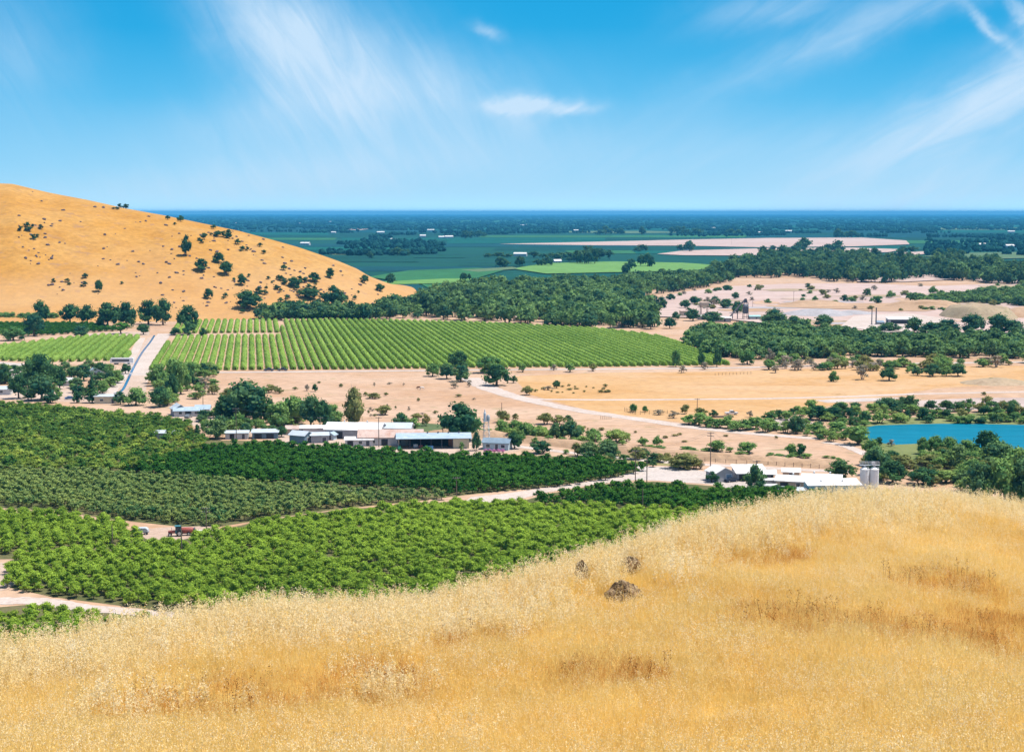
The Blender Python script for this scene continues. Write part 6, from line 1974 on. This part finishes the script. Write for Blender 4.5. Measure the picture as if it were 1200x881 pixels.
fence('sparse post and wire fence along the top of the bank above the garage', [(826, 541), (900, 545), (960, 549)], 6)
fence('post and wire fence across the golden field near the orchard corner', [(838, 440), (880, 438.5)], 10)
fence('old post fence enclosing the scrub patch by the dirt road', [(732, 482), (745, 486), (782, 485)], 7, 1.6)
fence('short row of posts beside the dirt road below the golden field', [(704, 491), (716, 491.5)], 5)
r = empty('log_pile', G(838, 489.5), .1); tag(r, 'long pile of grey old timber behind the scrub strip', 'timber pile')
for q in range(9): MB().tube((-4 + q * .7, q % 3 * .4, .25 + (q % 2) * .3), (3 + q * .6, q % 3 * .4 + .3, .25 + (q % 2) * .3), .2, n=7).build('log', wood_pole, r)
car('old_truck', 'white truck parked on the golden field beyond the scrub strip', 857, 486, .1, white_paint, 'pickup truck')

# ------------------------------------------------------------------ cattle in the pale field
def cow(px, py, rz, mat, label, graze=True):
    p = G(px, py)
    me = bpy.data.meshes.new('cow')
    J = [((0, 0, 1.12), .34), ((.45, 0, 1.1), .36), ((-.5, 0, 1.14), .33), ((-.8, 0, 1.12), .24), ((.78, 0, 1.12), .26)]
    J += [((1.05, 0, .95 if graze else 1.3), .17), ((1.25, 0, .55 if graze else 1.45), .14), ((1.38, 0, .28 if graze else 1.38), .09)]
    E = [(0, 1), (0, 2), (2, 3), (1, 4), (4, 5), (5, 6), (6, 7)]
    for sx, root in ((.55, 1), (-.65, 3)):
        for sy in (-.2, .2):
            n = len(J)
            bend = .06 if sx > 0 else -.10
            J += [((sx, sy, .78), .14), ((sx + bend, sy, .42), .075), ((sx, sy, .05), .06)]
            E += [(root, n), (n, n + 1), (n + 1, n + 2)]
    n = len(J); J += [((-1.0, 0, .95), .04), ((-1.05, 0, .5), .03)]; E += [(3, n), (n, n + 1)]
    me.from_pydata([j[0] for j in J], E, [])
    me.materials.append(mat)
    o = bpy.data.objects.new('cow', me); COL.objects.link(o)
    o.location = p; o.rotation_euler = (0, 0, rz)
    o.modifiers.new('skin', 'SKIN'); o.modifiers.new('sub', 'SUBSURF').render_levels = 1
    for v, j in zip(me.skin_vertices[0].data, J): v.radius = (j[1], j[1])
    me.skin_vertices[0].data[0].use_root = True
    tag(o, label, 'cow')


cow(491, 456.2, 2.9, cow_brown, 'brown cow grazing in the pale dry field beside the white one')
cow(494.2, 456.6, .2, cow_white, 'white cow grazing in the pale dry field beside the brown one')

# ------------------------------------------------------------------ white farm sheds far out on the plain
fw = MB(); wall_box(fw, 24, 12, 6, 8.5, 'x'); fwm = fw.mesh('wall', white_wall)
fr_ = MB(); roof_slabs(fr_, 24, 12, 6, 8.5, 'x', .8, .4); frm = fr_.mesh('roof', white_roof)
for (px, py) in [(350, 262.6), (388, 260.6), (446, 274), (391, 273.8), (505, 271.3), (495.5, 278.4), (518, 279.8), (526, 279.8), (462, 283.3), (358, 287.5), (610, 300.6), (612, 264.8), (619, 264.6), (675, 271.4), (836, 269), (891, 273.9), (924, 272.6), (1185, 273.2), (1154, 289.5), (1183, 291), (735, 264.7), (803, 293.5), (278, 262.5)]:
    r = empty('farm_shed', G(px, py), rT.uniform(-.3, .3), (rT.uniform(.7, 1.2), 1, rT.uniform(.8, 1.1)))
    link_mesh('wall', fwm, r); link_mesh('roof', frm, r)
    tag(r, 'tiny white farm shed standing among the hazy fields of the far plain', 'shed', 'white sheds on the far plain')
building('farmhouse', 'white farmhouse below the dark tree clump on the far plain', 'house', 653, 308.4, 12, 7, 3.6, 6, 20, white_wall, white_roof, 'x', [('F', -3, 1, 1.6, 1.4, 'window'), ('F', 2, 0, 1.4, 2.4, 'door')])
building('farmhouse', 'pale house among the trees at the edge of the dark grove', 'house', 1138, 311, 12, 7, 3.4, 5.6, 10, white_wall, rust_roof, 'x', [('F', -3, 1, 1.6, 1.4, 'window'), ('F', 2, 0, 1.4, 2.4, 'door')])
building('farmhouse', 'pink roofed house hidden in the woodland behind the striped orchard', 'house', 612, 376, 12, 8, 3.2, 6.0, 15, tan_wall, rust_roof, 'x', [('F', 0, 1, 1.6, 1.4, 'window')])
building('farmhouse', 'tan house in the woodland clearing near the quarry', 'house', 713, 366, 14, 7, 3.2, 5.2, 4, tan_wall, rust_roof, 'x', [('F', 0, 1, 1.6, 1.4, 'window')])

# ================================================================== THE GOLDEN GRASS
gmat, k, out = new_mat('dry_grass')
geo = k.new('ShaderNodeNewGeometry')
Pw = k.scaled(geo.outputs['Position'], (1, .55, 0))
at = k.new('ShaderNodeAttribute', attribute_name='tint')        # 0 stem .. 1 seed head
n1 = k.noise(Pw, .16, 4, .6)
n2 = k.noise(Pw, .9, 5, .65)
c = k.mix(k.step(n1, .38, .62), (.86, .61, .17), (.89, .69, .26))
c = k.mix(k.m('MULTIPLY', k.step(n2, .45, .75), .6), c, (.82, .54, .13))
f_ = k.m('MULTIPLY', k.step(at.outputs['Fac'], 0.0, .3), .5)
c = k.mix(f_, c, (.91, .71, .33))
seed = k.mix(k.step(n2, .4, .7), (.92, .77, .45), (.96, .88, .66))
c = k.mix(k.step(at.outputs['Fac'], .5, .8), c, seed)
c = k.mix(k.step(at.outputs['Fac'], -.12, -.22), c, (.64, .32, .085))
c = k.mix(k.step(at.outputs['Fac'], -.45, -.6), c, (.22, .085, .03))
d = k.new('ShaderNodeBsdfDiffuse'); t = k.new('ShaderNodeBsdfTranslucent')
k.put(d.inputs[0], c); k.put(t.inputs[0], c)
mx = k.new('ShaderNodeMixShader'); mx.inputs[0].default_value = .48
gmat.node_tree.links.new(d.outputs[0], mx.inputs[1]); gmat.node_tree.links.new(t.outputs[0], mx.inputs[2])
gmat.node_tree.links.new(mx.outputs[0], out.inputs[0])


def tuft(seed, n, hlo, hhi, rad, wd, seeds, lean, tone=0.0, pale=.5, dry=.8, husk=1.0):
    """a tuft of stems; the upper stem carries small drooping seed husks"""
    rg = np.random.default_rng(seed)
    mb = MB()
    base = rg.normal(0, rad, (n, 2))
    wind = rg.normal(0, .10, 2)
    for i in range(n):
        h = rg.uniform(hlo, hhi)
        a = rg.uniform(0, 2 * PI); l = abs(rg.normal(0, lean)) * h
        bend = np.array([math.cos(a) * l, math.sin(a) * l]) + wind * h
        f = rg.uniform(0, PI); wv = np.array([math.cos(f), math.sin(f), 0]) * wd * rg.uniform(.6, 1.4)
        at_ = lambda q: np.array([*(base[i] + bend * q ** 1.9), h * q * (1 - .25 * l * q) - .03])
        V = []
        for q in (0, .35, .7, 1):
            p = at_(q); s_ = 1 - .55 * q
            V += [p - wv * s_, p + wv * s_]
        mb.add(V, [[0, 1, 3, 2], [2, 3, 5, 4], [4, 5, 7, 6]], np.full(8, tone if tone < 0 else rg.uniform(0, .34)))
        if rg.random() > dry: continue
        hd = tone if tone < 0 else (1.0 if rg.random() < pale else .30)
        for q in range(seeds):
            u = rg.uniform(.58, 1.0)
            p = at_(u)
            r_ = rg.uniform(0, 2 * PI)
            dd = np.array([math.cos(r_) * .55, math.sin(r_) * .55, rg.uniform(-.9, .8)]); dd /= np.linalg.norm(dd)
            p = p + np.array([math.cos(r_), math.sin(r_), 0]) * rg.uniform(.0, .035) * (1.25 - u) * 3
            L_ = rg.uniform(.022, .040) * husk
            sd = np.cross(dd, rg.normal(size=3)); sd /= np.linalg.norm(sd) + 1e-9
            w_ = L_ * rg.uniform(.14, .26)
            mb.add([p, p + dd * L_ * .5 + sd * w_, p + dd * L_, p + dd * L_ * .5 - sd * w_], [[0, 1, 2, 3]], np.full(4, hd))
    return mb.mesh('grass_tuft', gmat)


tufts = bpy.data.collections.new('grass_tufts')
specs = [('a', lambda s: tuft(s, 78, .18, .40, .21, .0028, 1, .30, 0, .12, .5)),                 # plain golden stems
         ('b', lambda s: tuft(s, 54, .22, .48, .19, .0026, 6, .30, 0, .6, .7, .85)),                   # pale headed oats
         ('c', lambda s: tuft(s, 11, .60, 1.15, .20, .0036, 34, .16, 0, .95, 1, 1.35)),                # tall wispy oats
         ('d', lambda s: tuft(s, 3, .40, .72, .16, .0050, 26, .08, -1.0, 0, 1)),                # dry brown dock
         ('e', lambda s: tuft(s, 78, .12, .30, .24, .0034, 1, .50, 0, .6, .12)),                # low bent stems
         ('f', lambda s: tuft(s, 50, .22, .48, .20, .0028, 3, .16, -.3, 0, .5)),                # rust coloured stems
         ('g', lambda s: tuft(s, 8, .40, .80, .22, .0026, 18, .20, 0, .8, 1, .75))]             # lighter oats of the open slope
nv = 4
for a_, fn in specs:
    for s in range(nv):
        o = bpy.data.objects.new('grass_tuft_%s%d' % (a_, s), fn(700 + ord(a_) * 10 + s))
        tufts.objects.link(o)
rgG = np.random.default_rng(88)
NG = 25500
q_lo, q_hi = (-260 - 600) / 1900, (1460 - 600) / 1900
Yq = np.sqrt(rgG.uniform(15.0 ** 2, 82.0 ** 2, NG * 3))
Xq = rgG.uniform(q_lo, q_hi, NG * 3) * Yq
pc, Yc = fg_params(Xq / Yq)
ok = Yq < Yc + 7
Xq, Yq = Xq[ok][:NG * 2], Yq[ok][:NG * 2]
for rx, ry, rr in ROCKS:
    m_ = (np.abs(Xq - rx) < rr * .95) & (Yq < ry + rr * .6) & (Yq > ry - rr * 1.2 - .7)
    Xq, Yq = Xq[~m_], Yq[~m_]
Zq = fg_z(Xq, Yq)
n_ = len(Xq)
print('tufts', n_)
def near_spots(spots):
    v = np.full(n_, -1.0)
    for px, py, rx, ry in spots:                       # patches of one growth, where they stand on the slope
        p, Y = on_fg(px, py)
        v = np.maximum(v, 1 - ((Xq - p.x) / rx) ** 2 - ((Yq - p.y) / ry) ** 2)
    return v


wob = vnoise(Xq + 40, Yq * .6, 2.2) * 1.1 + vnoise(Xq, Yq * .6 + 80, .9) * .8
rust = near_spots([(280, 825, 1.9, 2.2), (420, 815, 1.6, 2.0), (180, 840, 1.0, 1.6), (1060, 748, 3.0, 3.0), (1160, 745, 2.4, 2.6), (930, 740, 1.8, 2.4), (700, 800, 1.5, 1.2), (560, 760, 1.6, 1.4), (880, 660, 2.0, 2.0), (1110, 690, 2.0, 1.6)]) + wob
oat = near_spots([(60, 770, 4.0, 3.0), (310, 735, 4.5, 3.2), (180, 775, 2.2, 2.0), (530, 790, 2.6, 2.6), (430, 745, 3.4, 2.6), (830, 775, 1.8, 1.8), (1150, 640, 5, 6), (960, 640, 5, 3), (620, 700, 5, 2.5), (760, 680, 5, 2.2), (40, 850, 1.6, 1.8), (560, 860, 2.5, 1.6), (870, 850, 1.8, 1.4), (1180, 800, 1.6, 1.8), (1010, 690, 3, 2.4)]) + wob
u = rgG.random(n_)
kind = np.where(u < .58, 0, np.where(u < .79, 4, np.where(u < .90, 1, 6)))
kind = np.where((oat > .40) & (u > .45), 1, kind)
kind = np.where((oat > .55) & (u > .74), 6, kind)
kind = np.where((rust > .25) & (u > .74), 5, kind)
kind = np.where((rust > .65) & (u > .965), 3, kind)
pc, Yc = fg_params(Xq / Yq)
pcr = np.exp(-((Yc - Yq).clip(0) / (5.5 + 5 * wob.clip(-.6, 1))) ** 2) * (.72 + .45 * wob.clip(-1, .6)) * (Yq < Yc + 5)
u2 = rgG.random(n_)
kind = np.where(u2 < pcr, 1, kind)
kind = np.where(u2 < pcr * .55, 2, kind)
for rx, ry, rr in ROCKS:
    kind = np.where((np.abs(Xq - rx) < rr * 1.3) & (Yq < ry) & (Yq > ry - 8) & (u < .9), 4, kind)
idx = kind * nv + rgG.integers(0, nv, n_)
me = bpy.data.meshes.new('dry_grass')
me.vertices.add(n_)
me.vertices.foreach_set('co', np.stack([Xq, Yq, Zq - .02], 1).astype(np.float32).ravel())
for nm, typ, val in [('spin', 'FLOAT_VECTOR', np.stack([rgG.normal(0, .08, n_), rgG.normal(0, .08, n_), rgG.uniform(0, 2 * PI, n_)], 1)), ('size', 'FLOAT', rgG.uniform(.75, 1.25, n_) * (1 + .3 * vnoise(Xq, Yq, 4))), ('which', 'INT', idx)]:
    a_ = me.attributes.new(nm, typ, 'POINT')
    a_.data.foreach_set('vector' if typ == 'FLOAT_VECTOR' else 'value', (val.astype(np.int32) if typ == 'INT' else val.astype(np.float32)).ravel())
grass = bpy.data.objects.new('dry_grass', me)
COL.objects.link(grass)
tag(grass, 'tall golden dry grass with pale seed heads covering the near hilltop', 'grass', None, 'stuff')
ng = bpy.data.node_groups.new('grass_scatter', 'GeometryNodeTree')
ng.interface.new_socket('Geometry', in_out='INPUT', socket_type='NodeSocketGeometry')
ng.interface.new_socket('Geometry', in_out='OUTPUT', socket_type='NodeSocketGeometry')
gi = ng.nodes.new('NodeGroupInput'); go = ng.nodes.new('NodeGroupOutput')
ip = ng.nodes.new('GeometryNodeInstanceOnPoints'); ci = ng.nodes.new('GeometryNodeCollectionInfo')
ci.inputs['Collection'].default_value = tufts
ci.inputs['Separate Children'].default_value = True
ci.inputs['Reset Children'].default_value = True
ip.inputs['Pick Instance'].default_value = True


def named(nm, typ):
    n = ng.nodes.new('GeometryNodeInputNamedAttribute'); n.data_type = typ
    n.inputs['Name'].default_value = nm
    return n.outputs['Attribute']


L_ = ng.links.new
L_(gi.outputs[0], ip.inputs['Points']); L_(ci.outputs[0], ip.inputs['Instance'])
L_(named('which', 'INT'), ip.inputs['Instance Index']); L_(named('spin', 'FLOAT_VECTOR'), ip.inputs['Rotation']); L_(named('size', 'FLOAT'), ip.inputs['Scale'])
L_(ip.outputs[0], go.inputs[0])
grass.modifiers.new('scatter', 'NODES').node_group = ng

# ================================================================== THE AIR
HAZE_DENSITY = 0.000048
hz, k, out = new_mat('haze_air')
v = k.new('ShaderNodeVolumePrincipled')
v.inputs['Color'].default_value = (.10, .55, 1.0, 1)
v.inputs['Density'].default_value = HAZE_DENSITY
v.inputs['Anisotropy'].default_value = 0.0
hz.node_tree.links.new(v.outputs[0], out.inputs['Volume'])
mb = MB().box((0, FAR / 2 - 200, 56.5), (48200, FAR + 800, 119))
tag(mb.build('haze', hz), 'thin blue summer haze filling the whole valley', 'haze', None, 'stuff')
